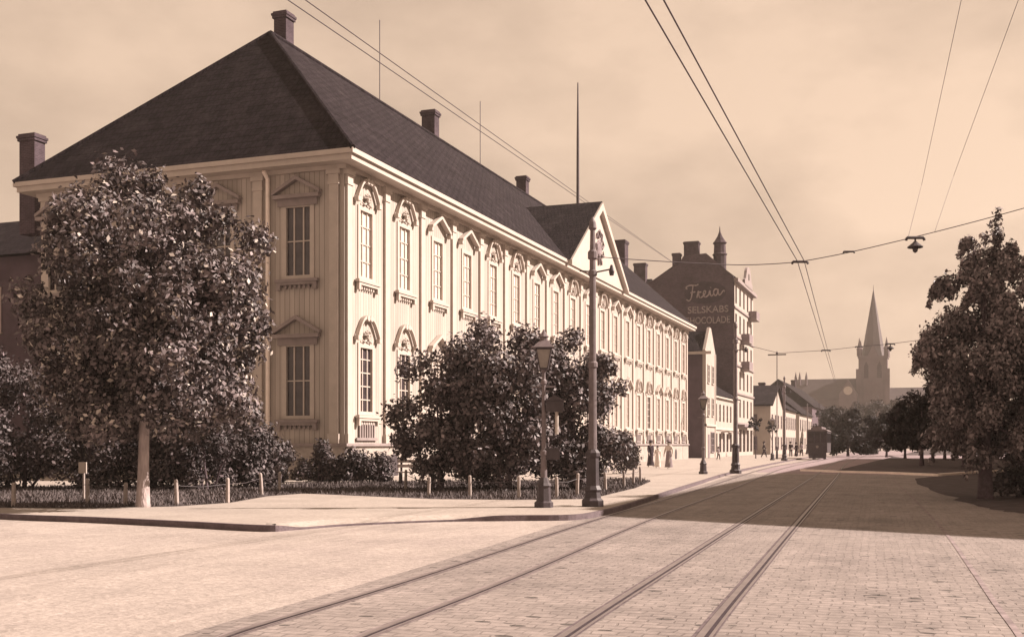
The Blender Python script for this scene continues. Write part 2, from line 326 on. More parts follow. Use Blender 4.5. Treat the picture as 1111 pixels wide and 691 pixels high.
# setts sheet: from the left track across to the right-hand kerb
sl = offs(left_c, -.95)
sl = [p for p in sl if p.y > -6]
setts_pts = [(p.x, p.y, .004) for p in sl if p.y < 62]+[(13, 62, .004), (13, 30, .004), (25, 24, .004), (25, -6, .004)]
poly_obj('stone_sett_road', setts_pts, M['setts'], kind='structure')
far_pts = [(p.x-.4, p.y, .005) for p in left_c if 61.5 < p.y < 300]+[(0, 300, .005), (4, 61.8, .005), (-6, 61.8, .005)]
poly_obj('far_road', far_pts, M['road_far'], kind='structure')
for nm, line, lab in (('tram_track', right_c, 'pair of grooved tram rails nearest the camera, running straight up the middle of the street'), ('tram_track', left_c, 'pair of tram rails curving in along the left kerb past the iron pole')):
    root = thing(nm, lab, 'tram track', (0, 0, 0), 0, 'tram tracks in the street')
    bed = MB()
    for s in (-1, 1): strip(bed, line, s*G2-.085, s*G2+.10, .0085)
    bed.build('joint_bed', M['sett_edge' if line is right_c else 'worn_joint'], root, fix=False)
    for s in (-1, 1):
        b = MB(); l0 = offs(line, s*G2)
        for o0, o1, z in ((-.045, .02, .016), (.055, .085, .014)):
            strip(b, line, s*G2+s*-o0 if s < 0 else s*G2+o0, s*G2+s*-o1 if s < 0 else s*G2+o1, z)
        b.build('rail', M['rail'], root, fix=False)
        q = MB(); strip(q, line, s*G2+.02, s*G2+.055, .0115); q.build('groove', M['groove'], root, fix=False)
# right-hand side: kerb of the crossing, park turf behind it
kr = [P(868, 511), P(905, 512.5), P(960, 514), P(1018, 516.5), P(1060, 513.5), P(1111, 510), P(1200, 504), P(1330, 499)]
kb2 = MB()
for i in range(len(kr)-1):
    a, b = kr[i], kr[i+1]; n_ = (b-a).normalized(); nn = Vector((-n_.y, n_.x, 0))*.24
    kb2.prism([(a.x, a.y, -.05), (b.x, b.y, -.05), (b.x+nn.x, b.y+nn.y, -.05), (a.x+nn.x, a.y+nn.y, -.05)], (0, 0, .17))
M['kerb_pale'] = mat('whitewashed_kerb', sep(.85), .8, .2, .1, 2, 6)
kb2.build('white_kerb', M['kerb_pale'], kind='structure')
kr_in = [P(905, 512.5), P(960, 514), P(1018, 516.5), P(1060, 513.5), P(1111, 510), P(1200, 504)]
turf = [(p.x, p.y+.4, .10) for p in kr_in]+[(60, 70, .1), (60, 420, .1), (2, 420, .1)]
poly_obj('park_ground', turf, M['park'], kind='structure')
poly_obj('park_path', [(p.x, p.y, .104) for p in (P(990, 498, .1), P(1111, 497, .1), P(1111, 494, .1), P(960, 493.5, .1))], M['road_far'], kind='structure')
gl = smooth_line([P(968, 520), P(990, 540), P(1021.6, 573), P(1053, 616), P(1080, 655), P(1106, 690), P(1150, 760)], 6); b = MB(); strip(b, gl, -.03, .03, .009); b.build('gutter_line', M['worn_joint'], fix=False, kind='structure')
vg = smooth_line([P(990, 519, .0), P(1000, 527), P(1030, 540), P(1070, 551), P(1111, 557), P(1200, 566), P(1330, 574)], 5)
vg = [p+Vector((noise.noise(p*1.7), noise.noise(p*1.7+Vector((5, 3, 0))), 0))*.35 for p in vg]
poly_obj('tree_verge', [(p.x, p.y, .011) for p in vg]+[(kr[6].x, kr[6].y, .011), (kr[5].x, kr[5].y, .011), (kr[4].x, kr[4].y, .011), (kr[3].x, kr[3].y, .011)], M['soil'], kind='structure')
# garden in front of the palace
lawn_px = [(-140, 551), (0, 550.5), (100, 551), (190, 549), (250, 545), (290, 538), (330, 535), (400, 538), (470, 541), (560, 542), (640, 541), (690, 529), (706, 522), (694, 518.5), (560, 522), (430, 522), (330, 524), (280, 527), (150, 527.5), (0, 527.5), (-160, 527.5)]
lawn = [P(x, y, PZ) for x, y in lawn_px]
poly_obj('garden_lawn', [(p.x, p.y, PZ+.002) for p in lawn], M['soil'], kind='structure')
def grass(name, poly, n, h, m, z, seed, label, w=.012):
    rng = random.Random(seed); xs = [p[0] for p in poly]; ys = [p[1] for p in poly]; b = MB(); k = 0
    while k < n:
        x, y = rng.uniform(min(xs), max(xs)), rng.uniform(min(ys), max(ys))
        if not in_poly(x, y, poly): continue
        k += 1; a = rng.uniform(0, 6.28); hh = h*rng.uniform(.4, 1.25)*(1+.6*noise.noise((x*.6, y*.6, 0))); lx, ly = rng.uniform(-.5, .5)*hh, rng.uniform(-.5, .5)*hh
        c, s = math.cos(a)*w, math.sin(a)*w
        b.add([(x-c, y-s, z), (x+c, y+s, z), (x+lx, y+ly, z+hh)], [(0, 1, 2)])
    o = b.build(name, m, fix=False); o['kind'] = 'stuff'; o['label'] = label; o['category'] = 'grass'; return o
grass('lawn_grass', lawn, 30000, .10, M['grass'], PZ, 3, 'rough grass growing on the garden strip before the palace', .02)
# ------------------------------------------------------------------ palace
PXF, Y0, Y1, XB = -22.6, 40.9, 112.9, -38.6
CZ = 13.1                                                           # underside of the cornice
pal = thing('wooden_palace', 'long two-storey cream wooden palace with steep dark hipped roof and central gable', 'palace', (PXF, Y0, 0))
def LP(x, y, z): return (x-PXF, y-Y0, z)
def wall_open(b, o, u, n, width, z0, z1, ops, depth):
    """wall face with real openings: o start, u along, n outward; ops = (u0,u1,z0,z1)"""
    o, u, n = Vector(o), Vector(u), Vector(n)
    us = sorted(set([0, width]+[q for p in ops for q in p[:2]])); zs = sorted(set([z0, z1]+[q for p in ops for q in p[2:]]))
    pt = lambda a, z, k=0: o+u*a+Vector((0, 0, z))-n*k
    for i in range(len(us)-1):
        for j in range(len(zs)-1):
            cu, cz = (us[i]+us[i+1])/2, (zs[j]+zs[j+1])/2
            if any(p[0] < cu < p[1] and p[2] < cz < p[3] for p in ops): continue
            b.quad(pt(us[i], zs[j]), pt(us[i+1], zs[j]), pt(us[i+1], zs[j+1]), pt(us[i], zs[j+1]))
    for a, c, e, f in ops:
        b.quad(pt(a, e), pt(a, f), pt(a, f, depth), pt(a, e, depth)); b.quad(pt(c, e), pt(c, e, depth), pt(c, f, depth), pt(c, f))
        b.quad(pt(a, e), pt(a, e, depth), pt(c, e, depth), pt(c, e)); b.quad(pt(a, f), pt(c, f), pt(c, f, depth), pt(a, f, depth))
PLZ = 1.55
BAY = (Y1-Y0)/19
WW, UB, UT, LB, LT = 1.30, 8.75, 11.75, 2.95, 5.85                   # window width, sill and head heights
centres = [Y0+BAY*(i+.5) for i in range(19)]
ops = [(c-Y0-WW/2, c-Y0+WW/2, z0, z1) for c in centres for z0, z1 in ((UB, UT), (LB, LT))]
b = MB(); wall_open(b, (0, 0, 0), (0, 1, 0), (1, 0, 0), Y1-Y0, PLZ, CZ, ops, .22)
b.quad((0, Y1-Y0, PLZ), (XB-PXF, Y1-Y0, PLZ), (XB-PXF, Y1-Y0, CZ), (0, Y1-Y0, CZ))
b.build('street_wall', M['cream'], pal, fix=False)
side_x = [-24.8, -28.75, -33.6, -37.6]
sops = [(x-XB-.68, x-XB+.68, z0, z1) for x in side_x for z0, z1 in ((UB-.05, UT), (LB-.2, LT))]
b = MB(); wall_open(b, (XB-PXF, 0, 0), (1, 0, 0), (0, -1, 0), PXF-XB, PLZ, CZ, sops, .22)
b.quad((XB-PXF, 0, PLZ), (XB-PXF, Y1-Y0, PLZ), (XB-PXF, Y1-Y0, CZ), (XB-PXF, 0, CZ))
b.build('side_wall', M['cream'], pal, fix=False)
b = MB(); b.box(XB-PXF-.12, .14, -.14, Y1-Y0+.12, -.1, PLZ-.02)
b.build('plinth', M['plinth'], pal)
b = MB(); b.box(.14, .26, -.26, Y1-Y0+.2, PLZ-.02, PLZ+.1); b.box(XB-PXF-.2, .14, -.26, -.14, PLZ-.02, PLZ+.1)
b.box(0, .14, -.14, Y1-Y0+.2, PLZ-.018, PLZ+.05); b.box(XB-PXF-.2, 0, -.14, 0, PLZ-.018, PLZ+.05)
b.build('plinth_moulding', M['trim_grey'], pal)
# cornice: deep eave on two visible sides, closed soffit
b = MB()
ov = .75
def ring_box(b, o, z0, z1): b.box(XB-PXF-o, o, -o, Y1-Y0+o, z0, z1)
ring_box(b, ov, CZ+.18, CZ+.42); ring_box(b, ov+.12, CZ+.42, CZ+.62); ring_box(b, .16, CZ-.0, CZ+.178)
b.build('cornice', M['cream_trim'], pal)
# roof
EZ, RZ_ = CZ+.625, 22.2
xe0, xe1, ye0, ye1 = XB-PXF-.85, .85, -.85, Y1-Y0+.85
xm = (XB-PXF)/2; yr0, yr1 = 6.9, Y1-Y0-6.9
def grid_slope(b, a, c, d, e, nu=2, nv=8): b.quad(a, c, d, e)
b = MB()
b.quad((xe1, ye0, EZ), (xe1, ye1, EZ), (xm, yr1, RZ_), (xm, yr0, RZ_)); b.quad((xe0, ye1, EZ), (xe0, ye0, EZ), (xm, yr0, RZ_), (xm, yr1, RZ_))
b.add([(xe0, ye0, EZ), (xe1, ye0, EZ), (xm, yr0, RZ_)], [(0, 1, 2)]); b.add([(xe1, ye1, EZ), (xe0, ye1, EZ), (xm, yr1, RZ_)], [(0, 1, 2)])
b.quad((xe0, ye0, EZ), (xe0, ye1, EZ), (xe1, ye1, EZ), (xe1, ye0, EZ))
gc, gw, gh = 76.8-Y0, 7.2, 18.95                                     # central gable
roofslope = (RZ_-EZ)/(xe1-xm)
xr = xe1-(gh-EZ)/roofslope
b.add([(1.1, gc-gw-.5, EZ-.05), (1.1, gc, gh+.1), (xr-.3, gc, gh+.1), (.45, gc-gw-.5, EZ-.05)], [(0, 1, 2, 3)])
b.add([(1.1, gc+gw+.5, EZ-.05), (1.1, gc, gh+.1), (xr-.3, gc, gh+.1), (.45, gc+gw+.5, EZ-.05)], [(0, 1, 2, 3)])
b.tube([(xm, yr0, RZ_), (xm, yr1, RZ_)], .14, 8)
for p in ((xe0, ye0), (xe1, ye0)): b.tube([(p[0], p[1], EZ), (xm, yr0, RZ_)], .12, 8)
roof = b.build('roof', M['tiles'], pal)
b = MB(); b.prism([(.72, gc-gw, EZ), (.72, gc+gw, EZ), (.72, gc, gh-.1)], (.14, 0, 0)); gable = b.build('gable_field', M['cream_trim'], pal)
b = MB()
for s in (-1, 1):
    n_ = Vector((0, s*gw, EZ-gh)).normalized(); t = Vector((0, s*-n_.z, s*n_.y))*.5
    p0, p1 = Vector((.87, gc, gh)), Vector((.87, gc+s*(gw+.3), EZ-.02))
    dn = Vector((0, 0, -.55)); b.prism([p0, p1, p1+dn*.6, p0+dn], (.3, 0, 0))
b.build('gable_cornice', M['cream_trim'], pal)
b = MB()                                                            # carved arms in the gable field
b.lathe([(.0, 0), (.55, 0), (.6, .06), (.42, .1), (.3, .05), (.0, .08)], 0, 0, 14)
for k in range(9):
    a = k*.7; b.tube([(math.cos(a)*.6, math.sin(a)*.75, .05), (math.cos(a+.25)*1.05, math.sin(a+.25)*1.25, .07), (math.cos(a+.6)*.95, math.sin(a+.6)*1.2, .05)], [.1, .08, .03], 6)
arms = b.build('carved_arms', M['mould'], pal, loc=(.87, gc, EZ+2.0)); arms.rotation_euler = (R(90), 0, R(90))
# pilasters
pil = MB(); pil.box(0, .12, -.21, .21, PLZ+.1, CZ-.55); pil.box(0, .17, -.27, .27, PLZ+.1, PLZ+.5); pil.box(0, .16, -.26, .26, CZ-.62, CZ-.5); pil.box(0, .14, -.23, .23, CZ-.5, CZ-.2); pil.box(0, .2, -.31, .31, CZ-.2, CZ)
pme = pil.mesh('pilaster', M['cream_trim'])
pme2 = pme
for i in range(20):
    y = BAY*i; y = .30 if i == 0 else (Y1-Y0-.3 if i == 19 else y)
    o = bpy.data.objects.new('pilaster', pme); COL.objects.link(o); o.parent = pal; o.location = (0, y, 0)
for x in (-23.05, -26.75, -31.2, -35.6, -38.3):
    o = bpy.data.objects.new('pilaster', pme2); COL.objects.link(o); o.parent = pal; o.location = (x-PXF, 0, 0); o.rotation_euler.z = -R(90)
# windows: local frame x outward, y along the wall, z up from the sill
def win_mesh(w, h, cols, rows, m, name='window'):
    b = MB(); f = .07
    for s in (-1, 1): b.box(-.08, .05, s*w/2-.1 if s > 0 else -w/2-.1, s*w/2+.1 if s > 0 else -w/2+.1, -.08, h+.1)
    b.box(-.08, .048, -w/2+.1, w/2-.1, h-.09, h+.1); b.box(-.08, .048, -w/2+.1, w/2-.1, -.08, .07)
    for i in range(1, cols): y = -w/2+w*i/cols; b.box(-.08, -.035, y-.032, y+.032, .07, h-.09)
    for j in range(1, rows): z = h*j/rows; b.box(-.078, -.04, -w/2+.1, w/2-.1, z-.025, z+.025)
    return b.mesh(name, m)
def pane_mesh(w, h, m): return MB().box(-.12, -.083, -w/2, w/2, 0, h).mesh('pane', m)
def sill_mesh(w, m):
    b = MB(); b.box(.052, .24, -w/2-.36, w/2+.36, -.22, -.10); b.box(0.052, .2, -w/2-.28, w/2+.28, -.34, -.22)
    for s in (-1, 1): b.box(.052, .2, s*(w/2+.2)-.09, s*(w/2+.2)+.09, -.55, -.34)
    for k in range(6): y = -w/2+.12+(w-.24)*k/5; b.box(.052, .12, y-.05, y+.05, -.5, -.34)
    return b.mesh('sill', m)
def ped_tri(w, h, m, full):
    b = MB(); z0 = h+.42; hw = w/2+.48; rise = .62
    for s in (-1, 1):
        p0, p1 = Vector((.052, 0, z0+rise)), Vector((.052, s*hw, z0)); b.prism([p0, p1, p1+Vector((0, 0, .15)), p0+Vector((0, 0, .17))], (.24, 0, 0))
    if full: b.box(.052, .3, -hw+.04, hw-.04, z0-.16, z0-.002); b.box(.052, .12, -hw+.2, hw-.2, z0-.46, z0-.16)
    else:
        for s in (-1, 1): b.box(.052, .3, s*hw-.12, s*hw+.1, z0-.17, z0-.002)
    return b.mesh('pediment', m)
def ped_swan(w, h, m):
    b = MB(); z0 = h+.36
    for s in (-1, 1):
        pts = []
        for k in range(11):
            t = k/10; y = s*(.98-.84*t); z = z0+.78*(math.sin(t*math.pi*.56)); pts.append((y, z))
        for k in range(10):
            (ya, za), (yb, zb) = pts[k], pts[k+1]
            b.prism([(.052, ya, za), (.052, yb, zb), (.052, yb, zb+.15), (.052, ya, za+.13)], (.17, 0, 0))
        b.box(.052, .25, s*.98-.13, s*.98+.13, z0-.16, z0+.02)
        b.tube([(.052, s*.14, z0+.83), (.25, s*.14, z0+.83)], .13, 10)
    return b.mesh('pediment', m)
def rosette(h, m):
    b = MB(); z = h+.46
    for a in range(8):
        t = a*math.pi/4; b.tube([(.08, .06*math.cos(t), z+.06*math.sin(t)), (.15, .15*math.cos(t), z+.16*math.sin(t)), (.07, .25*math.cos(t), z+.24*math.sin(t))], [.05, .06, .02], 6)
    b.tube([(.052, 0, z), (.18, 0, z)], [.09, .05], 8)
    for s in (-1, 1): b.tube([(.08, s*.1, z-.2), (.12, s*.3, z-.3), (.07, s*.46, z-.22)], [.05, .05, .02], 6)
    return b.mesh('rosette', m)
hU, hL = UT-UB, LT-LB
wm = {k: win_mesh(WW, h, 3, r_, M['cream_trim']) for k, h, r_ in (('U', hU, 4), ('L', hL, 5))}
pm = {('U', 0): pane_mesh(WW, hU, M['glass_lit']), ('L', 0): pane_mesh(WW, hL, M['glass_lit']), ('U', 1): pane_mesh(WW, hU, M['glass_lit']), ('L', 1): pane_mesh(WW, hL, M['glass'])}
sm = sill_mesh(WW, M['cream_trim'])
pt = {k: ped_tri(WW, h, M['cream_trim'], False) for k, h in (('U', hU), ('L', hL))}
psn = {k: ped_swan(WW, h, M['cream_trim']) for k, h in (('U', hU), ('L', hL))}
ro = {k: rosette(h, M['cream_trim']) for k, h in (('U', hU), ('L', hL))}
apron = MB()
apron.box(.04, .1, -WW/2-.3, WW/2+.3, -1.18, -1.06)
for k in range(7): y = -WW/2+WW*k/6; apron.box(.03, .1, y-.05, y+.05, -1.06, -.36)
apm = apron.mesh('apron_balusters', M['trim_grey'])
def sub(name, me, par):
    o = bpy.data.objects.new(name, me); COL.objects.link(o); o.parent = par; return o
curved = {0, 1, 4, 5, 8, 10, 13, 14, 17, 18}
for i, c in enumerate(centres):
    for k, z in (('U', UB), ('L', LB)):
        w = sub('window', wm[k], pal); w.location = (0, c-Y0, z)
        sub('pane', pm[(k, 1 if i in (0, 1, 9, 14) else 0)], w); sub('sill', sm, w)
        if i in curved: sub('pediment', psn[k], w); sub('rosette', ro[k], w)
        else: sub('pediment', pt[k], w)
        if k == 'L': sub('apron_balusters', apm, w)
sw = {'U': win_mesh(1.36, UT-UB+.05, 3, 2, M['cream_trim']), 'L': win_mesh(1.36, LT-LB+.2, 3, 2, M['cream_trim'])}
sp_ = {'U': pane_mesh(1.36, UT-UB+.05, M['glass']), 'L': pane_mesh(1.36, LT-LB+.2, M['glass'])}
st = {'U': ped_tri(1.36, UT-UB+.05, M['trim_grey'], True), 'L': ped_tri(1.36, LT-LB+.2, M['trim_grey'], True)}  # side pediments and sills: shade put into the darker trim colour
ss = sill_mesh(1.36, M['trim_grey'])
for x in side_x:
    for k, z in (('U', UB-.05), ('L', LB-.2)):
        w = sub('window', sw[k], pal); w.location = (x-PXF, 0, z); w.rotation_euler.z = -R(90)
        sub('pane', sp_[k], w); sub('sill', ss, w); sub('pediment', st[k], w)
# cellar openings in the plinth (arched iron hatches)
ch = MB(); pts = [(.15, -.42, .2), (.15, .42, .2), (.15, .42, .75)]+[(.15, .42*math.cos(t*math.pi/6), .75+.42*math.sin(t*math.pi/6)) for t in range(1, 6)]+[(.15, -.42, .75)]
ch.prism(pts, (.02, 0, 0)); cme = ch.mesh('cellar_hatch', M['iron'])
for i in (1, 3, 6, 9, 12, 15, 17): sub('cellar_hatch', cme, pal).location = (0, centres[i]-Y0-.4 if i > 1 else 4.35, 0)
b = MB(); b.tube([(0, -.18, .35), (0, -.18, CZ-.2), (0, -.5, CZ+.1)], .09, 8); M['zinc'] = mat('sunlit_white_zinc', sep(.8), .5, .3, .08, 3); dp = b.build('downpipe', M['zinc'], pal, loc=(-26.2-PXF, 0, 0))  # sunlight on the pipe is put into its bright white colour
b = MB(); b.tube([(0, -.02, CZ+.55), (0, -.02, CZ-.25), (-.02, .2, CZ-.8)], .06, 8)
# chimneys on the roof
def chimney(x, y, ztop, w, d, zb, par, name='chimney'):
    b = MB(); b.box(-w/2, w/2, -d/2, d/2, zb, ztop-.36); b.box(-w/2-.07, w/2+.07, -d/2-.07, d/2+.07, ztop-.36, ztop-.22); b.box(-w/2-.11, w/2+.11, -d/2-.11, d/2+.11, ztop-.22, ztop-.1); b.box(-w/2-.04, w/2+.04, -d/2-.04, d/2+.04, ztop-.1, ztop)
    return b.build(name, M['chim'], par, loc=(x, y, 0))
def on_ridge(px, x):                                                # place along Y on a line of given X
    r = (px-CX)/F; return (-x*(CA+r*SA))/(SA-r*CA)
for px, py, w, x in ((308, 15, .72, -31.0), (467, 121, .95, -31.0), (567, 192, .85, -31.0)):
    y = on_ridge(px, x); d = y*CA-x*SA; z = CH+(HZ-py)/F*d; chimney(x-PXF, y-Y0, z, w, .75, 20.5, roof)
y = 44.5; x = -40.3; d = y*CA-x*SA; chimney(cam2w((35-CX)/F*55, 55).x-PXF, cam2w((35-CX)/F*55, 55).y-Y0, CH+(HZ-147)/F*55, .95, .7, 12, roof)
chimney(-31-PXF, on_ridge(674, -31)-Y0, 24, 1.2, 1.5, 20.5, roof)
b = MB(); px_, z0 = 627, 18.9; y = on_ridge(627, -25.2); d = y*CA+25.2*SA; b.tube([(-25.2-PXF, y-Y0, 17.5), (-25.2-PXF, y-Y0, CH+(HZ-150)/F*d), (-25.2-PXF, y-Y0, CH+(HZ-90)/F*d)], [.14, .11, .05], 8)
b.build('flagpole', M['flagwood'], pal)
for px, py, x in ((412, 22, -31), (521, 110, -31)):
    y = on_ridge(px, x); d = y*CA-x*SA; b = MB(); b.tube([(x-PXF, y-Y0, 21.5), (x-PXF, y-Y0, CH+(HZ-py)/F*d)], .03, 5); b.build('lightning_rod', M['wire'], pal)
# ------------------------------------------------------------------ houses
def win_block(par, x, y, z, w, h, face, trim, glass, cols=2, rows=3):
    b = MB(); t = .09
    for s in (-1, 1): b.box(0, .07, s*w/2-t/2, s*w/2+t/2, 0, h)
    b.box(0, .068, -w/2+t/2, w/2-t/2, h-t, h); b.box(0, .13, -w/2-.1, w/2+.1, -.1, 0)
    for i in range(1, cols): q = -w/2+w*i/cols; b.box(0, .05, q-.03, q+.03, 0, h-t)
    for j in range(1, rows): q = h*j/rows; b.box(0, .045, -w/2+t/2, w/2-t/2, q-.025, q+.025)
    o = b.build('window', trim, par, loc=(x, y, z)); o.rotation_euler.z = face
    MB().box(.006, .03, -w/2+t/2, w/2-t/2, .01, h-t+.002).build('pane', glass, o); return o
# left wing beyond the palace corner
wing = thing('garden_wing', 'dark gabled timber building at the far left behind the garden trees', 'building', (XB-1.2, 46, 0))
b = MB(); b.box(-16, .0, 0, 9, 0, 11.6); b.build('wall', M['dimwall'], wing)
b = MB(); b.prism([(0.6, -.6, 11.6), (0.6, 9.6, 11.6), (.6, 4.5, 14.6)], (-17, 0, 0)); b.build('roof', M['tiles'], wing)
for x in (-3, -7, -11):
    for z in (2.6, 7.6): win_block(wing, x, -.01, z, 1.3, 2.4, -R(90), M['cream_trim'], M['glass'])
def facade_y(px, x): return on_ridge(px, x)
# narrow gabled white house next to the palace
hx = -22.0
h1 = thing('gabled_house', 'tall narrow white house with a pointed street gable and blank dark side wall', 'house', (hx, 120, 0))
b = MB(); b.prism([(0, 0, 0), (0, 6.3, 0), (0, 6.3, 11.9), (0, 3.6, 14.5), (0, 1.9, 14.5) if False else (0, 2.7, 14.6), (0, 0, 11.9)], (-.3, 0, 0)); b.build('street_front', M['white'], h1)
b = MB(); b.box(-10, -.31, .02, 6.28, 0, 11.8); b.build('side_wall', M['dimwall'], h1)  # shaded side of the white house, its shade put into a darker render
b = MB(); b.prism([(-.35, -.15, 11.75), (-.35, 6.45, 11.75), (-.35, 2.9, 14.2)], (-10, 0, 0)); b.build('roof', M['tiles'], h1)
b = MB(); b.box(-.1, .18, .0, 6.3, 3.6, 3.85); b.box(0, .08, .0, .35, .2, 11.8); b.box(0, .08, 5.95, 6.3, .2, 11.8); b.build('shop_cornice', M['cream_trim'], h1)
for z in (4.8, 8.4):
    for y in (1.8, 4.5): win_block(h1, .005, y, z, 1.1, 2.0, 0, M['cream_trim'], M['glass'])
b = MB(); b.box(0, .05, 1.6, 2.7, .15, 2.7); b.build('door', M['mould'], h1); win_block(h1, .005, 4.3, .8, 2.0, 2.2, 0, M['mould'], M['glass'])
b = MB(); b.box(-3, .7, -.35, -.15, 11.4, 11.7); b.build('gutter', M['cream_trim'], h1)
# low white row house
h2 = thing('low_shop_house', 'low white two-storey shop house tucked against the dark brick block', 'house', (hx-.2, 126.35, 0))
LH = 17.5
b = MB(); wo = [(1.1+i*2.6, 2.2+i*2.6, 4.3, 6.3) for i in range(6)]+[(1.0+i*2.6, 2.5+i*2.6, .7, 2.9) for i in range(6)]
wall_open(b, (0, 0, 0), (0, 1, 0), (1, 0, 0), LH, 0, 7.3, wo, .2); b.box(-9, -.21, .02, LH-.02, 0, 7.2); b.build('wall', M['white'], h2, fix=False)
b = MB(); b.prism([(.4, 0, 7.25), (-4.6, 0, 10.4), (-9.4, 0, 7.25)], (0, LH, 0)); b.build('roof', M['tiles'], h2)
b = MB(); b.box(0, .15, 0, LH, 3.3, 3.6); b.box(0, .3, 0, LH, 7.0, 7.2); b.build('string_course', M['cream_trim'], h2)
for i in range(6):
    win_block(h2, -.17, 1.65+i*2.6, 4.3, 1.1, 2.0, 0, M['cream_trim'], M['glass']); win_block(h2, -.17, 1.75+i*2.6, .7, 1.5, 2.2, 0, M['mould'], M['glass'], 2, 2)
b = MB()
for y in (6.2, 11.4): b.box(0, 1.0, y-1.3, y+1.3, 3.05, 3.12); 
b.build('shop_awning', M['cream_trim'], h2)
# brick block with the painted advertisement
BY0, BY1, BX = 144.0, 161.6, -22.7
bk = thing('brick_block', 'tall dark brick apartment block with a chocolate advertisement painted on its gable wall', 'apartment block', (BX, BY0, 0))
BW = 13.0; EVE = 23.0; APX = 27.0
b = MB(); prof = [(0, 0, 0), (-BW, 0, 0), (-BW, 0, 22.0), (-9.2, 0, 24.2), (-7.2, 0, 25.2), (-6.6, 0, 26.3), (-3.6, 0, 26.5), (-.1, 0, 23.4), (0, 0, EVE)]
b.prism(prof, (0, .5, 0)); b.build('gable_wall', M['brick'], bk)
b = MB(); wo = []
for f_ in range(5):
    for i in range(5): wo.append((1.2+i*3.4, 2.5+i*3.4, 5.2+f_*3.7, 7.6+f_*3.7))
wo += [(1.0+i*3.4, 3.2+i*3.4, .6, 3.6) for i in range(5)]
wall_open(b, (0, .0, 0), (0, 1, 0), (1, 0, 0), BY1-BY0, 0, EVE, [(max(.52, a), c, e, min(f_, EVE-.3)) for a, c, e, f_ in wo], .3); b.box(-BW+.1, -.31, .52, BY1-BY0, 0, 21.9)
b.build('street_wall', M['white'], bk, fix=False)
for a, c, e, f_ in wo: win_block(bk, -.26, (a+c)/2, e, c-a, min(f_, EVE-.3)-e, 0, M['mould'], M['glass'])
b = MB(); b.prism([(.5, 0, EVE), (-3.6, 0, 26.3), (-6.6, 0, 26.1), (-BW-.3, 0, 21.8)], (0, BY1-BY0-.52, 0)); b.build('roof', M['tiles'], bk, loc=(0, .51, 0))
b = MB()
for z in (4.4, 8.3, 12, 15.7, 19.4): b.box(0, .18, 0.02, BY1-BY0, z-.12, z+.1)
b.box(0, .55, .02, BY1-BY0, EVE-.35, EVE+.1); b.build('string_course', M['trim_grey'], bk)
b = MB(); gpts = [(.2, 6, EVE), (.2, 13, EVE), (.2, 13, EVE+1.2), (.2, 12.2, EVE+1.6), (.2, 11.6, EVE+2.8)]+[(.2, 9.5+1.9*math.cos(t*math.pi/8), EVE+2.9+1.7*math.sin(t*math.pi/8)) for t in range(1, 8)]+[(.2, 7.4, EVE+2.8), (.2, 6.8, EVE+1.6), (.2, 6, EVE+1.2)]
b.prism(gpts, (.35, 0, 0)); dg = b.build('curved_gable', M['trim_grey'], bk); dg.scale.z = .62; dg.location.z = EVE*.38; b = MB(); b.tube([(.56, 9.5, EVE+2.4), (.6, 9.5, EVE+2.4)], .75, 16); b.build('round_window', M['glass'], dg)
for y, zz in ((7.5, 15.4), (7.5, 11.7), (14.3, 19.2)):
    b = MB(); b.box(.05, 1.15, y-1.6, y+1.6, zz-.2, zz); bal = b.build('balcony', M['trim_grey'], bk)
    b = MB(); b.box(.05, 1.15, y-1.6, y-1.52, zz+.002, zz+1); b.box(1.07, 1.15, y-1.52, y+1.6, zz+.002, zz+1); b.build('parapet', M['mould'], bal)
b = MB(); b.box(.05, 1.1, 2, 12, 3.9, 4.2); b.build('shop_canopy', M['mould'], bk)
b = MB(); b.lathe([(.85, 23.4), (.85, 26.3), (1.0, 26.5), (.8, 26.7), (.75, 27.8), (.95, 28.0), (.7, 28.3), (.32, 28.9), (.1, 29.5), (.03, 30.2)], 0, 0, 10); b.build('turret', M['chim'], bk, loc=(-2.1, 1.7, 0))
chimney(-5.6, .75, 28.2, 1.9, 1.2, 25, bk); chimney(-7.6, .75, 26.8, 1.0, 1.0, 24, bk)
# dark painted field and lettering
b = MB(); b.prism([(-3.7+2.75*math.cos(t*math.pi/16), -.006, 21.35+1.45*math.sin(t*math.pi/16)) for t in range(32)], (0, -.004, 0)); fld = b.build('advert_field', M['adpaint'], bk)
def text_on(par, s, x, z, size, w, m, y=-.02, name='lettering'):
    cu = bpy.data.curves.new(name, 'FONT'); cu.body = s; cu.size = size; cu.extrude = .008; cu.offset = .012; cu.align_x = 'CENTER'
    o = bpy.data.objects.new('tmp', cu); COL.objects.link(o); dg_ = bpy.context.evaluated_depsgraph_get(); dg_.update()
    me = bpy.data.meshes.new_from_object(o.evaluated_get(dg_)); bpy.data.objects.remove(o)
    xs = [v.co.x for v in me.vertices]; k = w/(max(xs)-min(xs))
    me.materials.clear(); me.materials.append(m)
    t = bpy.data.objects.new(name, me); COL.objects.link(t); t.parent = par; t.location = (x, y, z); t.rotation_euler = (R(90), 0, 0); t.scale = (k, 1, 1); return t
text_on(bk, 'SELSKABS', -3.35, 18.75, 1.25, 5.3, M['pale_sign']); text_on(bk, 'CHOCOLADE', -3.45, 17.35, 1.25, 5.9, M['pale_sign'])
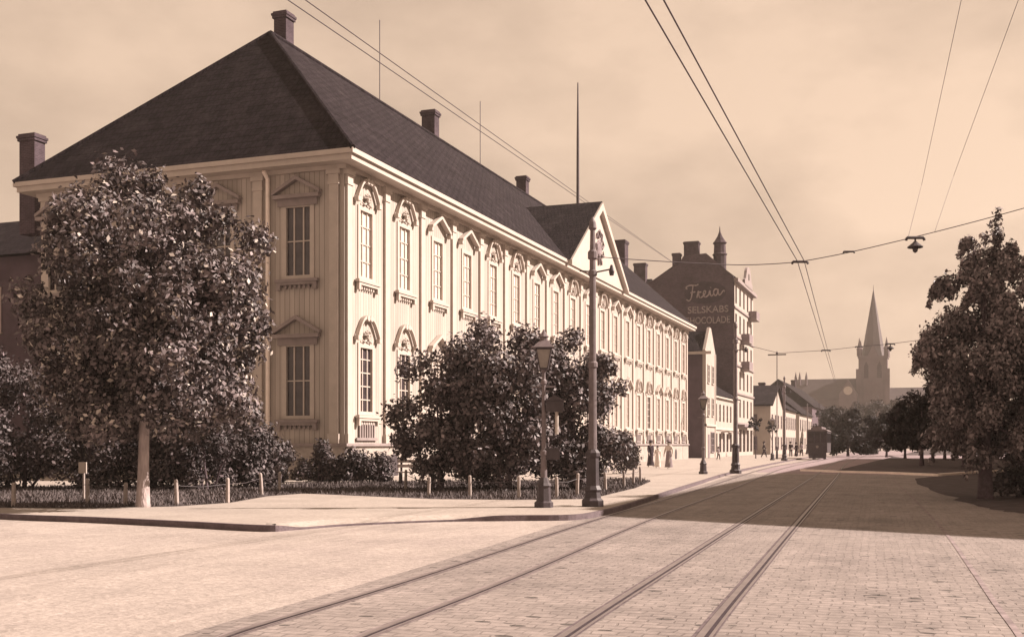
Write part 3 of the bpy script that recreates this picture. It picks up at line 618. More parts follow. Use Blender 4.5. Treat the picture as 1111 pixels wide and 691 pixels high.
# script word, drawn as brush strokes: F r e i a
strokes = [[(.25, 1.55), (.1, 1.75), (.5, 1.95), (1.3, 1.85), (1.6, 1.95)], [(.95, 1.85), (.8, 1.2), (.6, .45), (.3, .15), (.0, .35)], [(.55, 1.05), (1.15, 1.1)],
           [(1.25, .35), (1.45, 1.0), (1.5, 1.1), (1.65, .95), (1.85, 1.0)], [(1.5, 1.0), (1.55, .4), (1.75, .3)],
           [(1.75, .3), (2.2, .65), (2.35, .95), (2.2, 1.05), (2.05, .8), (2.1, .45), (2.3, .3), (2.65, .5)],
           [(2.65, .5), (2.85, 1.0), (2.85, .5), (2.95, .32), (3.15, .45)], [(2.95, 1.3), (2.99, 1.36)],
           [(3.75, 1.0), (3.45, 1.05), (3.25, .75), (3.3, .4), (3.5, .32), (3.7, .6), (3.8, 1.0), (3.78, .5), (3.95, .3), (4.4, .75), (4.55, .6)]]
b = MB()
for s_ in strokes:
    pts = smooth_line([Vector((x, z*1.1, 0)) for x, z in s_], 5)
    b.tube([(p.x*1.12, -.01, p.y) for p in pts], .095, 6)
wv = b.build('script_lettering', M['pale_sign'], bk, loc=(-6.15, -.012, 20.2)); wv.rotation_euler = (0, R(-6), 0); wv.scale = (1, .15, 1)
# side building behind the palace roof (ridge seen left of the brick gable)
bb = thing('rear_block', 'dark roofed building showing only its ridge and chimney behind the palace roof', 'building', (-36, 150, 0))
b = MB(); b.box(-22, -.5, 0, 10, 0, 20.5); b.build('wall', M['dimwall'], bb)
b = MB(); b.prism([(0, -.4, 20.5), (0, 10.4, 20.5), (0, 5, 25.2)], (-23, 0, 0)); rr = b.build('roof', M['tiles'], bb); chimney(-1.6, 4.6, 27.4, 1.7, 1.2, 23, rr)
# white houses farther along
def small_house(name, label, y0, y1, x, eave, ridge, wallm, gable_front=False, depth=10, nwin=3, floors=2):
    t = thing(name, label, 'house', (x, y0, 0)); w = y1-y0; b = MB()
    if gable_front:
        b.prism([(0, 0, 0), (0, w, 0), (0, w, eave), (0, w/2+.9, ridge-.4), (0, w/2, ridge), (0, w/2-.9, ridge-.4), (0, 0, eave)], (-depth, 0, 0)); b.build('wall', wallm, t)
        b = MB()
        for s in (0, 1):
            e = w if s else 0; o_ = .5 if s else -.5
            b.prism([(.4, e+o_, eave-.35), (.4, w/2, ridge+.05), (.4, w/2, ridge+.3), (.4, e+o_, eave-.1)], (-depth-.4, 0, 0))
        b.build('roof', M['tiles'], t)
    else:
        b.box(-depth, 0, 0, w, 0, eave); b.build('wall', wallm, t)
        b = MB(); b.prism([(.5, 0, eave), (-depth/2, 0, ridge), (-depth-.5, 0, eave)], (0, w, 0)); rf = b.build('roof', M['tiles'], t); chimney(-depth/2, w*.6, ridge+1.4, 1.0, 1.0, ridge-1, rf)
    for fl in range(floors):
        for i in range(nwin): win_block(t, .004, w*(i+.5)/nwin, .9+fl*3.3, 1.1, 1.9, 0, M['mould'], M['glass'])
        for i in range(2): win_block(t, -depth*(i+.5)/2, -.004, .9+fl*3.3, 1.1, 1.9, -R(90), M['mould'], M['glass'])
    return t
small_house('white_house', 'white house with a stepped street gable beyond the brick block', 166, 181, -20.8, 7.6, 10.4, M['white'], True, 10, 4)
small_house('white_house', 'plain white two-storey house behind the third tram pole', 183.5, 199, -20.6, 7.2, 10.8, M['white'], False, 10, 5)
small_house('white_house', 'pale house at the far end of the left-hand row', 202, 226, -20.3, 7.0, 11.5, M['white'], False, 10, 6)
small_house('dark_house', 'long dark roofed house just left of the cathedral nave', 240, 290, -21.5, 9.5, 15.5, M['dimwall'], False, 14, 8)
# town house row on the right, outside the view, whose shadow falls over the street
sh = thing('corner_town_house', 'tall rendered corner town house beyond the right edge, shading the street', 'building', (12.4, 34.0, 0))
pl = [(0, 0), (8.7, -4.0), (20, -4.0), (20, 100), (0, 100)]; SHH = 15.2
b = MB(); b.prism([(x, y, 0) for x, y in pl], (0, 0, SHH)); b.build('wall', M['white'], sh)
b = MB(); b.prism([(x+(-.4 if x < 1 else .4), y+(-.4 if y < 1 else .4), SHH+.002) for x, y in pl], (0, 0, .5)); b.build('cornice', M['trim_grey'], sh)
b = MB(); top = [(6+(x-6)*.75, 40+(y-40)*.95, SHH+1.6) for x, y in pl]; bot = [(x, y, SHH+.504) for x, y in pl]
b.add(bot+top, [(i, (i+1) % 5, 5+(i+1) % 5, 5+i) for i in range(5)]+[(5, 6, 7, 8, 9)]); b.build('roof', M['tiles'], sh)
for fl in range(4):
    for i in range(28): win_block(sh, -.004, 2.5+i*3.5, 1.2+fl*3.6, 1.2, 2.1, R(180), M['mould'], M['glass'])
# ------------------------------------------------------------------ cathedral
cc = PD(947, HZ, 420); k = .35
ca = thing('cathedral', 'distant grey stone cathedral with a tall pointed spire at the end of the street', 'cathedral', (cc.x, cc.y, 0))
zt = lambda py: CH+(HZ-py)*k
b = MB(); b.box(-5.2, 5.2, 0, 10.4, 0, zt(388)); 
for x in (-3.2, 0, 3.2): b.box(x-.35, x+.35, -.25, -.002, 12, zt(392))
for s in (-1, 1): b.box(s*5.2-.9, s*5.2+.9, -.6, .9, 0, zt(400))
b.box(-5.5, 5.5, -.3, 10.7, zt(388), zt(386)); tower = b.build('tower', M['stone'], ca)
b = MB()
for x in (-2.4, 2.4): b.prism([(x-.8, -.26, zt(410)), (x+.8, -.26, zt(410)), (x+.8, -.26, zt(397)), (x, -.26, zt(392)), (x-.8, -.26, zt(397))], (0, .2, 0))
b.build('belfry_opening', M['groove'], tower)
b = MB(); n = 8; z0, z1 = zt(386), zt(313)
b.lathe([(4.6, z0), (3.9, z0+3), (.12, z1), (.05, z1+2)], 0, 5.2, 8); b.build('spire', M['slate'], ca)
for sx in (-4.9, 4.9):
    for sy in (.3, 10): MB().lathe([(.95, zt(386)), (.95, zt(379)), (1.15, zt(378.5)), (.6, zt(375)), (.05, zt(366))], sx, sy, 8).build('pinnacle', M['stone'], ca)
MB().prism([(-2, -.2, zt(386)), (2, -.2, zt(386)), (0, -.2, zt(374))], (0, 1.2, 0)).build('spire_gable', M['stone'], ca)
b = MB(); b.box(-29, -5.25, .5, 14, 0, zt(432)); b.box(5.25, 24, .5, 14, 0, zt(434)); b.build('nave_wall', M['stone'], ca)
b = MB(); b.prism([(-29, -.3, zt(432)), (-29, 14.5, zt(432)), (-29, 7, zt(409))], (23.75, 0, 0)); b.prism([(5.25, -.3, zt(434)), (5.25, 14.5, zt(434)), (5.25, 7, zt(420))], (19, 0, 0)); b.build('nave_roof', M['slate'], ca)
b = MB(); b.box(-12, -5.4, -6, .45, 0, zt(428)); b.prism([(-12, -6, zt(428)), (-5.4, -6, zt(428)), (-8.7, -6, zt(412))], (0, 6.4, 0)); tr_ = b.build('transept', M['stone'], ca)
b = MB(); b.tube([(-8.7, -6.02, zt(424)), (-8.7, -6.2, zt(424))], 1.6, 18); b.build('rose_window', M['white'], tr_)
for x in (-27.5, -25, -29): MB().lathe([(.5, zt(416)), (.5, zt(407)), (.05, zt(401))], x, 5, 6).build('roof_pinnacle', M['stone'], ca)
b = MB(); b.lathe([(8.5, 0), (8.5, zt(436)), (8.9, zt(435)), (5.5, zt(422)), (1.5, zt(413)), (.1, zt(411))], -36, 7, 10); b.build('octagon', M['slate'], ca)
# ------------------------------------------------------------------ vegetation
def leaves(centres_, radii, n, size, seed, droop=0., squash=1., up=.25):
    rng = np.random.default_rng(seed); cs = np.array(centres_, float); rs = np.array(radii, float)
    p = rs**2.2; p /= p.sum(); idx = rng.choice(len(cs), n, p=p)
    d = rng.normal(size=(n, 3)); d /= np.linalg.norm(d, axis=1)[:, None]
    rr = rs[idx]*rng.uniform(0, 1, n)**.42*(1+.25*rng.normal(size=n)*.6)
    c = cs[idx]+d*rr[:, None]*np.array([1, 1, squash])
    nrm = d*.8+rng.normal(size=(n, 3))*.55; nrm[:, 2] += up; nrm /= np.linalg.norm(nrm, axis=1)[:, None]
    t = rng.normal(size=(n, 3)); t[:, 2] -= droop; t -= nrm*(t*nrm).sum(1)[:, None]; t /= np.linalg.norm(t, axis=1)[:, None]
    u = np.cross(nrm, t); s = size*rng.uniform(.55, 1.4, n)[:, None]
    v = np.stack([c-t*s*.6, c+u*s*.36+nrm*s*.06, c+t*s*.65, c-u*s*.36+nrm*s*.06], 1).reshape(-1, 3)
    return v
def leaf_obj(name, v, m, parent):
    n = len(v)//4; me = bpy.data.meshes.new(name); me.vertices.add(n*4); me.vertices.foreach_set('co', v.astype(np.float32).ravel())
    me.loops.add(n*4); me.loops.foreach_set('vertex_index', np.arange(n*4, dtype=np.int32)); me.polygons.add(n); me.polygons.foreach_set('loop_start', np.arange(0, n*4, 4, dtype=np.int32))
    me.update(calc_edges=True); me.materials.append(m); o = bpy.data.objects.new(name, me); COL.objects.link(o); o.parent = parent; return o
def envelope(seed, n, c, rad, cr, shape=lambda t: 1, lump=.22):
    """clump centres filling an uneven crown; shape(t) narrows the crown with height t in 0..1"""
    rng = random.Random(seed); cs, rs = [], []
    while len(cs) < n:
        q = Vector((rng.uniform(-1, 1), rng.uniform(-1, 1), rng.uniform(-1, 1)))
        t = (q.z+1)/2; w = shape(t)
        if w <= 0: continue
        e = math.hypot(q.x, q.y)/w
        lim = 1+lump*noise.noise((q.x*1.9+seed*3.1, q.y*1.9, q.z*1.9))*2
        if e > lim: continue
        if e < .35 and rng.random() < .6: continue
        cs.append((c[0]+q.x*rad[0], c[1]+q.y*rad[1], c[2]+q.z*rad[2])); rs.append(cr*rng.uniform(.6, 1.25))
    return cs, rs
ball = lambda t: math.sqrt(max(0, 1-(2*t-1)**2))
dome = lambda t: math.sqrt(max(0, 1-t**2.2))*(.82+.18*min(1, t*4))
egg = lambda t: float(np.interp(t, (0, .08, .25, .5, .7, .85, .95, 1), (.72, .93, 1, .97, .84, .62, .36, .14)))
spirey = lambda t: float(np.interp(t, (0, .1, .3, .45, .55, .7, .85, .95, 1), (.62, .85, 1, 1, .78, .62, .4, .2, .07)))
def sprays(cs, rs, seed, n, c0, length, r0):
    rng = random.Random(seed); out_c, out_r = [], []
    for q in range(n):
        i = rng.randrange(len(cs)); c = Vector(cs[i]); d = Vector((c.x-c0[0], c.y-c0[1], 0))
        if d.length < .5: continue
        d.normalize(); ln = length*rng.uniform(.6, 1.3)
        for k in range(5):
            t = (k+1)/5; p = c+d*ln*.55*t**.7+Vector((0, 0, .12*t-ln*.75*t*t)); out_c.append(tuple(p)); out_r.append(r0*(1.2-.7*t))
    return cs+out_c, rs+out_r
def tree(name, label, cat, base, crown_c, crown_r, n_cl, cl_r, n_leaf, size, seed, lm, bm_, tr=.14, trunk_to=None, shape=ball, droop=0, group=None, lean=(0, 0), flat=1.0, limbs=9, lump=.22, up=.25, spray=None, taper=False):
    root = thing(name, label, cat, tuple(base), 0, group); rng = random.Random(seed+99)
    cs, rs = envelope(seed, n_cl, crown_c, crown_r, cl_r, shape, lump); n_base = len(cs)
    if taper:
        rs = [q*(.35+.65*shape(min(1, max(0, (c[2]-crown_c[2]+crown_r[2])/(2*crown_r[2]))))) for c, q in zip(cs, rs)]; cs += [(crown_c[0]+.05*math.sin(k*2.1), .05*math.cos(k), crown_c[2]+crown_r[2]*(k/16*.97)) for k in range(17)]; rs += [.42-.017*k for k in range(17)]
    if spray: cs, rs = sprays(cs, rs, seed, spray[0], crown_c, spray[1], spray[2])
    top = trunk_to or crown_c[2]+crown_r[2]*.3; b = MB()
    pts = [(0, 0, -.15), (lean[0]*.04, 0, .1), (lean[0]*.12, lean[1]*.1, top*.15), (lean[0]*.5, lean[1]*.5, top*.45), (lean[0], lean[1], top*.75), (lean[0]*1.1, lean[1], top)]
    b.tube(pts, [tr*1.7, tr*1.35, tr*1.05, tr*.9, tr*.6, tr*.25], 10)
    for k in range(limbs):
        c = Vector(cs[rng.randrange(n_base)]); h0 = Vector((lean[0]*.7, lean[1]*.7, max(top*.3, min(c.z-.3, top*rng.uniform(.35, .85)))))
        mid = (h0+c)/2+Vector((rng.uniform(-.2, .2), rng.uniform(-.2, .2), .15)); b.tube([h0, mid, c], [tr*.42, tr*.25, tr*.08], 6)
    b.build('trunk', bm_, root, smooth=True); leaf_obj('crown', leaves(cs, rs, n_leaf, size, seed, droop, flat, up), lm, root); return root
def shrub(name, label, base, w, dpt, h, n_leaf, size, seed, lm, group=None, ncl=26, clr=.5, shape=dome, cat='shrub', stems=5, lump=.3):
    root = thing(name, label, cat, tuple(base), 0, group); rng = random.Random(seed)
    cs, rs = envelope(seed, ncl, (0, 0, h*.5), (w/2-clr*.5, dpt/2-clr*.5, h*.5-clr*.3), clr, shape, lump); b = MB()
    for k in range(stems):
        c = Vector(cs[rng.randrange(len(cs))]); b.tube([(rng.uniform(-.2, .2)*w*.4, rng.uniform(-.2, .2), -.1), (c.x*.5, c.y*.5, c.z*.5), c], [.05, .035, .01], 6)
    b.build('stems', M['barkdark'], root); v = leaves(cs, rs, n_leaf, size, seed); v[:, 2] = np.maximum(v[:, 2], .02); leaf_obj('foliage', v, lm, root); return root
# big tree on the left
tb = P(155, 549.5, PZ)
tree('broadleaf_tree', 'round-crowned tree with pale leaf backs and straight trunk before the palace side', 'tree', tb, (.22, 0, 5.05), (2.62, 2.4, 3.25), 210, .5, 95000, .105, 11, M['leaf'], M['bark'], .125, 6.5, egg, lean=(.14, 0), limbs=16, lump=.2, spray=(110, .5, .2))
# shrubs behind it
def gp(px, d, z=PZ): return cam2w((px-CX)/F*d, d, z)
for i, (px, d, w, h, lab) in enumerate([(-35, 36, 4.2, 5.6, 'dark tall shrub cut by the left edge of the picture'), (28, 37.5, 3.8, 4.6, 'dark dense shrub just left of the pale tree trunk, below the wing'), (90, 36.5, 3.6, 3.9, 'dark shrub right behind the small white notice board'), (165, 37, 3.4, 3.6, 'dark shrub directly behind the pale tree trunk'), (222, 36, 3.4, 3.3, 'dark shrub to the right of the pale tree trunk'), (268, 38, 2.4, 2.5, 'low dark shrub by the white downpipe')]):
    shrub('garden_shrub', lab, gp(px, d), w, 2.6, h, 9500, .11, 30+i, M['leafdark'], 'dark shrubs behind the left garden fence', 30, .55)
for i, (px, d, w, h, lab) in enumerate([(305, 43.6, 2.3, 1.65, 'low clipped bush under the left part of the shaded side windows'), (345, 43.4, 2.3, 1.6, 'low bush under the lower side window by the palace corner'), (385, 43.3, 2.0, 1.5, 'low bush right at the palace corner'), (413, 43.8, 1.1, 1.2, 'small spiky bush just round the palace corner')]):
    shrub('low_bush', lab, gp(px, d), w, 1.3, h, 3800, .11, 50+i, M['leafdark'], 'low bushes along the palace foot', 18, .36)
# central clump
for i, (px, d, w, h, c_r, lab, nl) in enumerate([(478, 35.6, 3.2, 4.6, .5, 'leftmost and lowest of the three round bushes before the bright front', 9000), (552, 36.2, 4.8, 5.75, .62, 'tallest broad bush of the three, behind the gas lamp', 17000), (622, 36.6, 2.9, 5.3, .5, 'bushy tree behind the nearest iron tram pole', 13000)]):
    root = tree('bushy_tree', lab, 'bush', gp(px, d), (0, 0, h*.53), (w/2, w*.42, h*.47-.1), 74, c_r, int(nl*1.9), .12, 70+i, M['leafbush'], M['barkdark'], .09, h*.6, lambda t: (math.sqrt(max(0, 1-(1.75*t-.75)**2)) if t < 1 else 0), group='round bushes before the palace front', limbs=16, lump=.26, spray=(60, .55, .17))
shrub('garden_shrub', 'small dark shrub between the round bushes and the walking women', gp(676, 56), 1.6, 1.4, 2.3, 1800, .13, 91, M['leafdark'], None, 14, .4)
shrub('garden_shrub', 'dark shrub close behind the walking women by the palace wall', gp(684, 64), 1.2, 1.2, 2.0, 1800, .13, 92, M['leafdark'], None, 14, .4)
# right tree
rb = P(1069, 541, 0)
tree('drooping_birch', 'tall drooping dark birch at the right edge of the street', 'tree', rb, (.3, 0, 4.75), (2.1, 2.0, 3.75), 200, .40, 78000, .105, 21, M['leafbirch'], M['barkdark'], .17, 6.9, spirey, droop=1.3, limbs=26, lump=.24, spray=(150, .75, .18), taper=True, flat=1.25)
shrub('park_shrub', 'low dark shrub round the foot of the birch', rb+Vector((1.3, 1.4, 0)), 2.6, 1.8, 1.1, 3000, .12, 23, M['leafdark'], None, 18, .4)
# park trees on the right, beyond the white kerb
for i, (px, d, h, w, lab) in enumerate([(1000, 78, 7.2, 5.5, 'dark park tree seen left of the birch trunk'), (1046, 70, 7.5, 5.5, 'dark park tree seen right behind the birch trunk'), (1100, 74, 8.5, 6, 'dark park tree at the right edge beyond the white kerb'), (982, 120, 6.0, 5.4, 'round dark tree under the right nave roof of the cathedral'), (962, 138, 6.6, 5.6, 'dark tree right of the cone-shaped shrub, before the cathedral tower'), (1012, 92, 6.4, 5, 'low dark tree just left of the birch foliage, behind the white kerb'), (998, 150, 8.5, 7, 'dark tree right of the cathedral tower foot'), (1025, 110, 9, 7, 'dark tree in the second row behind the birch'), (1080, 115, 9.5, 7, 'dark tree in the second row at the right edge')]):
    h, w = h*.8, w*.85
    tree('park_tree', lab, 'tree', gp(px, d, .1), (0, 0, h*.6), (w/2, w/2, h*.4), 40, w*.13, 5200, .24 if d < 100 else .32, 120+i, M['leaffar'], M['barkdark'], .13, h*.7, ball, group='trees in the park on the right', limbs=6, lump=.35)
for i, (px, d, h, w, lab) in enumerate([(898, 200, 8.2, 6.0, 'dark round street tree left of the tram line end'), (920, 150, 6.3, 5.4, 'small dark tree standing before the cathedral nave, right of the tram'), (912, 250, 10.5, 8, 'dark street tree below the left nave roof'), (930, 290, 13, 10, 'dark tree at the foot of the cathedral transept'), (955, 270, 12, 10, 'dark tree at the foot of the cathedral tower'), (882, 310, 14, 10, 'dark tree behind the end of the white house row'), (976, 300, 13, 10, 'dark tree at the right end of the cathedral nave')]):
    tree('street_tree', lab, 'tree', gp(px, d, 0), (0, 0, h*.52), (w/2, w/2, h*.47), 36, w*.14, 4200, .42, 140+i, M['leaffar'], M['barkdark'], .16, h*.7, ball, group='far trees before the cathedral', limbs=5, lump=.35)
cn = thing('cone_shrub', 'dark cone-shaped clipped shrub standing at the end of the tram lines', 'shrub', gp(942, 168, .1)); rg = random.Random(4); cs_ = []; rs_ = []
for q in range(70):
    t = 1-math.sqrt(rg.random()); a = rg.uniform(0, 6.28); w_ = 1.55*(1-t)*rg.uniform(.3, 1); cs_.append((w_*math.cos(a), w_*math.sin(a), .3+3.5*t)); rs_.append(.45)
b = MB(); b.tube([(0, 0, -.1), (0, 0, 3.4)], [.1, .03], 6); b.build('stem', M['barkdark'], cn); leaf_obj('foliage', leaves(cs_, rs_, 4500, .22, 5), M['leaffar'], cn)
fw = np.concatenate([leaves(*envelope(200+i, 30, (0+(i-9)*26, 640+((i*37) % 50), 6), (17, 8, 6.5), 3, ball, .3), 1500, 1.6, 300+i) for i in range(19)])
o = leaf_obj('far_wood', fw, M['leaffar'], None); o['kind'] = 'stuff'; o['label'] = 'far line of trees closing the view behind the cathedral'; o['category'] = 'wood'
# saplings on the left pavement
for px, py, d, lab in ((820, 500, 118, 'young street tree tied to a stake before the brick block'), (838, 498, 135, 'young street tree beside the thin lamp mast')):
    tree('street_sapling', lab, 'tree', gp(px, d), (0, 0, 3.7), (.75, .75, .7), 9, .35, 260, .22, int(px), M['leaffar'], M['barkdark'], .05, 3.8, ball, limbs=4, group='young trees on the left pavement')
# ------------------------------------------------------------------ street furniture
def gas_lamp(loc, label, box=False):
    t = thing('gas_lamp', label, 'street lamp', loc, .3, 'gas lamps on the left pavement'); t.scale = (.93,)*3; b = MB()
    b.lathe([(.24, 0), (.24, .12), (.19, .16), (.17, .5), (.2, .55), (.15, .62), (.10, .75)], 0, 0, 8); b.build('base', M['iron'], t)
    b = MB(); b.lathe([(.085, .75), (.075, 1.3), (.1, 1.33), (.1, 1.42), (.06, 1.46), (.05, 3.1), (.08, 3.13), (.08, 3.2), (.045, 3.25), (.045, 3.4), (.1, 3.5)], 0, 0, 10); b.tube([(-.3, 0, 3.05), (.3, 0, 3.05)], .022, 6); b.build('post', M['ironpale'], t, smooth=False)
    b = MB()
    for k in range(4):
        a = k*math.pi/2+math.pi/4; b.tube([(.14*math.cos(a), .14*math.sin(a), 3.5), (.27*math.cos(a), .27*math.sin(a), 4.02)], .016, 5)
    b.box(-.11, .11, -.11, .11, 3.48, 3.52); b.box(-.205, .205, -.205, .205, 4.0, 4.04)
    lan = b.build('lantern', M['iron'], t)
    b = MB(); r0, r1 = .095, .182
    b.add([(s*r0 if i == 0 else s2*r0, 0, 0) for i, s, s2 in []], []) if False else None
    q0 = [(-r0, -r0, 3.53), (r0, -r0, 3.53), (r0, r0, 3.53), (-r0, r0, 3.53)]; q1 = [(-r1, -r1, 3.99), (r1, -r1, 3.99), (r1, r1, 3.99), (-r1, r1, 3.99)]
    b.add(q0+q1, [(0, 1, 5, 4), (1, 2, 6, 5), (2, 3, 7, 6), (3, 0, 4, 7)]); b.build('glass_pane', M['lampglass'], lan)
    b = MB(); b.add([(s*.27, u*.27, 4.042) for s, u in ((-1, -1), (1, -1), (1, 1), (-1, 1))]+[(s*.1, u*.1, 4.22) for s, u in ((-1, -1), (1, -1), (1, 1), (-1, 1))], [(0, 1, 5, 4), (1, 2, 6, 5), (2, 3, 7, 6), (3, 0, 4, 7), (0, 3, 2, 1)])
    b.lathe([(.1, 4.2), (.1, 4.3), (.14, 4.32), (.06, 4.4), (.02, 4.5)], 0, 0, 8); b.build('cap', M['ironpale'], lan)
    if box:
        b = MB(); b.box(.06, .5, -.13, .13, 2.42, 2.70); b.prism([(.02, -.17, 2.702), (.54, -.17, 2.702), (.28, -.17, 2.84)], (0, .34, 0)); b.build('alarm_box', M['iron'], t)
        b = MB(); b.tube([(.33, 0, 1.85), (.33, 0, 2.419)], .045, 8); b.build('white_tube', M['cream_trim'], t)
        b = MB(); b.tube([(.04, 0, 1.80), (.4, 0, 1.80)], .025, 6); b.build('bracket', M['iron'], t); b = MB(); b.box(.05, .4, -.05, .05, 1.2, 1.5); b.build('letter_slot_box', M['iron'], t)
    return t
gas_lamp(P(590, 550, PZ), 'near gas lamp post with a small box and white tube on its side', True)
gas_lamp(P(763, 514, PZ), 'far gas lamp post on the pavement before the narrow gabled house')
gas_lamp(P(838, 499, PZ), 'farthest gas lamp, thin, before the white houses')
def tram_pole(loc, label, top=6.8, arm=True):
    t = thing('tram_pole', label, 'tram pole', loc, 0, 'iron poles carrying the tram wires'); b = MB()
    b.lathe([(.27, 0), (.27, .14), (.21, .2), (.19, .34), (.22, .4), (.165, .5), (.15, 1.15), (.185, 1.2), (.185, 1.28), (.12, 1.36)], 0, 0, 8); b.build('base', M['iron'], t)
    b = MB(); b.lathe([(.105, 1.36), (.095, 3.3), (.125, 3.33), (.125, 3.43), (.088, 3.47), (.08, 5.5), (.11, 5.53), (.11, 5.62), (.075, 5.66), (.075, top-.9), (.12, top-.87), (.12, top-.72), (.07, top-.66), (.06, top-.2), (.1, top-.15), (.08, top), (.02, top+.12)], 0, 0, 12); b.build('shaft', M['ironpale'], t)
    b = MB(); b.tube([(-.32, 0, top-1.15), (.1, 0, top-1.2), (.45, 0, top-1.15)], .02, 6); b.lathe([(.05, top-1.3), (.07, top-1.2), (.03, top-1.05)], .47, 0, 8); b.build('bracket', M['iron'], t)
    return t
tp0 = tram_pole(P(643, 549, PZ), 'nearest tall iron tram pole with thick ornamental base, right of the gas lamp')
for px, py, lab in ((798, 513.5, 'second tram pole, standing in front of the brick block edge'), (851, 499.5, 'third tram pole, dark against the pale houses'), (876, 492.5, 'fourth tram pole, at the end of the white houses'), (888, 490.5, 'farthest tram pole, thin, left of the round street tree')):
    dup(tp0, P(px, py, PZ), lab, scale=1.12)
# slim arc-lamp mast in front of the white houses
am = thing('lamp_mast', 'slim mast with a flat cross-piece, left of the third tram pole', 'mast', gp(843, 112))
b = MB(); b.lathe([(.12, 0), (.09, 1.2), (.05, 1.3), (.04, 10.5)], 0, 0, 8); b.build('mast', M['iron'], am); b = MB(); b.box(-.9, .9, -.05, .05, 10.5, 10.62); b.lathe([(.1, 10.62), (.12, 10.75), (.02, 10.9)], 0, 0, 8); b.build('cross_piece', M['iron'], am)
# tram car coming down the left track
tm = thing('tram_car', 'small dark tram car coming down the left track at the far end of the street', 'tram', (-10.05, 118, .02), R(1.5))
b = MB(); b.box(-.98, .98, 0, 7.6, .75, 1.75); b.box(-.9, .9, .02, .1, .35, .749)
for x in (-.94, -.31, .31, .94): b.box(x-.04, x+.04, 0, .08, 1.75, 2.75)
for y in (1.2, 2.4, 3.6, 4.8, 6.0, 7.52):
    for x in (-.94, .94): b.box(x-.04, x+.04, y, y+.1, 1.75, 2.75)
b.box(-.98, .98, 0, 7.6, 2.75, 2.95); b.build('body', M['iron'], tm)
b = MB(); b.box(-.9, .9, .03, .05, 1.751, 2.749)
for x in (-.93, .93): b.box(x-.01, x+.01, .1, 7.5, 1.751, 2.749)
b.build('window_pane', M['glass'], tm)
b = MB(); b.prism([(-1.08, -.3, 2.952), (1.08, -.3, 2.952), (.85, -.3, 3.12), (.45, -.3, 3.18), (.45, -.3, 3.42), (-.45, -.3, 3.42), (-.45, -.3, 3.18), (-.85, -.3, 3.12)], (0, 8.2, 0)); b.build('roof', M['ironpale'], tm)
b = MB(); b.tube([(0, -.002, 1.35), (0, -.16, 1.35)], [.13, .15], 12); b.build('headlight', M['lampglass'], tm)
for x in (-.55, .55):
    for y in (2.4, 5.2): b = MB(); b.tube([(x-.06, y, .4), (x+.06, y, .4)], .4, 14); b.build('wheel', M['iron'], tm)
b = MB(); b.box(-.85, .85, -.1, -.04, .15, .34); b.build('fender', M['iron'], tm)
b = MB(); b.tube([(0, 4, 3.42), (.1, 1.2, 5.9)], .03, 6); b.build('trolley_pole', M['wire'], tm)
# overhead wires
def wire(name, label, pts, r, cat='wire', group=None, sag=0, n=10):
    pts = [Vector(p) for p in pts]; out = []
    for i in range(len(pts)-1):
        for q in range(n): t = q/n; p = pts[i].lerp(pts[i+1], t); p.z -= sag*4*t*(1-t); out.append(p)
    out.append(pts[-1]); b = MB(); b.tube(out, r, 5); return tag(b.build(name, M['wire'], smooth=True), label, cat, group)
wz = 6.2
def at_z(px, py, z): d = (z-CH)*F/(HZ-py); return PD(px, py, d)
w1 = [at_z(560, -240, wz), at_z(700, 0, wz), at_z(865, 283, wz), at_z(895, 380, wz)]; w2 = [at_z(590, -240, wz), at_z(720, 0, wz), at_z(872.5, 283, wz), at_z(898, 380, wz)]
w1.append(w1[-1]+(w1[-1]-w1[-2])*1.0); w2.append(w2[-1]+(w2[-1]-w2[-2])*1.0)
wire('trolley_wire', 'left one of the two steep tram contact wires above the street', w1, .010, 'wire', 'tram contact wires')
wire('trolley_wire', 'right one of the two steep tram contact wires above the street', w2, .010, 'wire', 'tram contact wires')
ds = (wz-CH)*F/(HZ-283)
pole_top = Vector((tp0.location.x, tp0.location.y, 6.1))
span = [pole_top, PD(800, 287.5, ds), PD(868, 284, ds), PD(960, 265, ds), PD(1111, 226, ds), PD(1480, 130, ds+.5)]
wire('span_wire', 'near cross wire from the nearest tram pole over the street to the right', span, .011, 'wire', 'cross wires over the street', sag=.02)
p2 = P(798, 513.5, PZ); d2 = (wz-CH)*F/(HZ-380)
wire('span_wire', 'second cross wire farther up the street, carrying small hanging lamps', [Vector((p2.x, p2.y, 6.8)), PD(845, 383, d2+2), PD(896, 380, d2), PD(932, 376, d2), PD(966, 373, d2), PD(1300, 330, d2)], .012, 'wire', 'cross wires over the street')
def hanger(name, label, p, sc=1.0, lamp=False):
    t = thing(name, label, 'lamp' if lamp else 'insulator', p)
    t.rotation_euler.z = A
    b = MB(); b.tube([(-.18*sc, 0, 0), (.18*sc, 0, 0)], .035*sc, 6); b.tube([(-.18*sc, 0, 0), (-.2*sc, 0, -.06*sc)], .03*sc, 6); b.tube([(.18*sc, 0, 0), (.2*sc, 0, -.06*sc)], .03*sc, 6)
    if lamp:
        b.tube([(0, 0, .02), (0, 0, -.1*sc)], .02*sc, 6); b.build('hanger', M['iron'], t)
        b = MB(); b.lathe([(.03*sc, -.08*sc), (.07*sc, -.12*sc), (.17*sc, -.2*sc), (.16*sc, -.22*sc), (.06*sc, -.24*sc), (.05*sc, -.3*sc), (.01, -.33*sc)], 0, 0, 12); b.build('lamp_shade', M['iron'], t)
    else: b.build('hanger', M['iron'], t)
    return t
hanger('wire_insulator', 'wire hanger where the two contact wires meet the near cross wire', PD(868, 284, ds))
hanger('wire_insulator', 'small strain insulator on the near cross wire, right of the contact wires', PD(921, 273, ds), .7)
hanger('arc_lamp', 'hanging arc lamp on the near cross wire, left of the birch top', PD(993, 258, ds), 1.15, True)
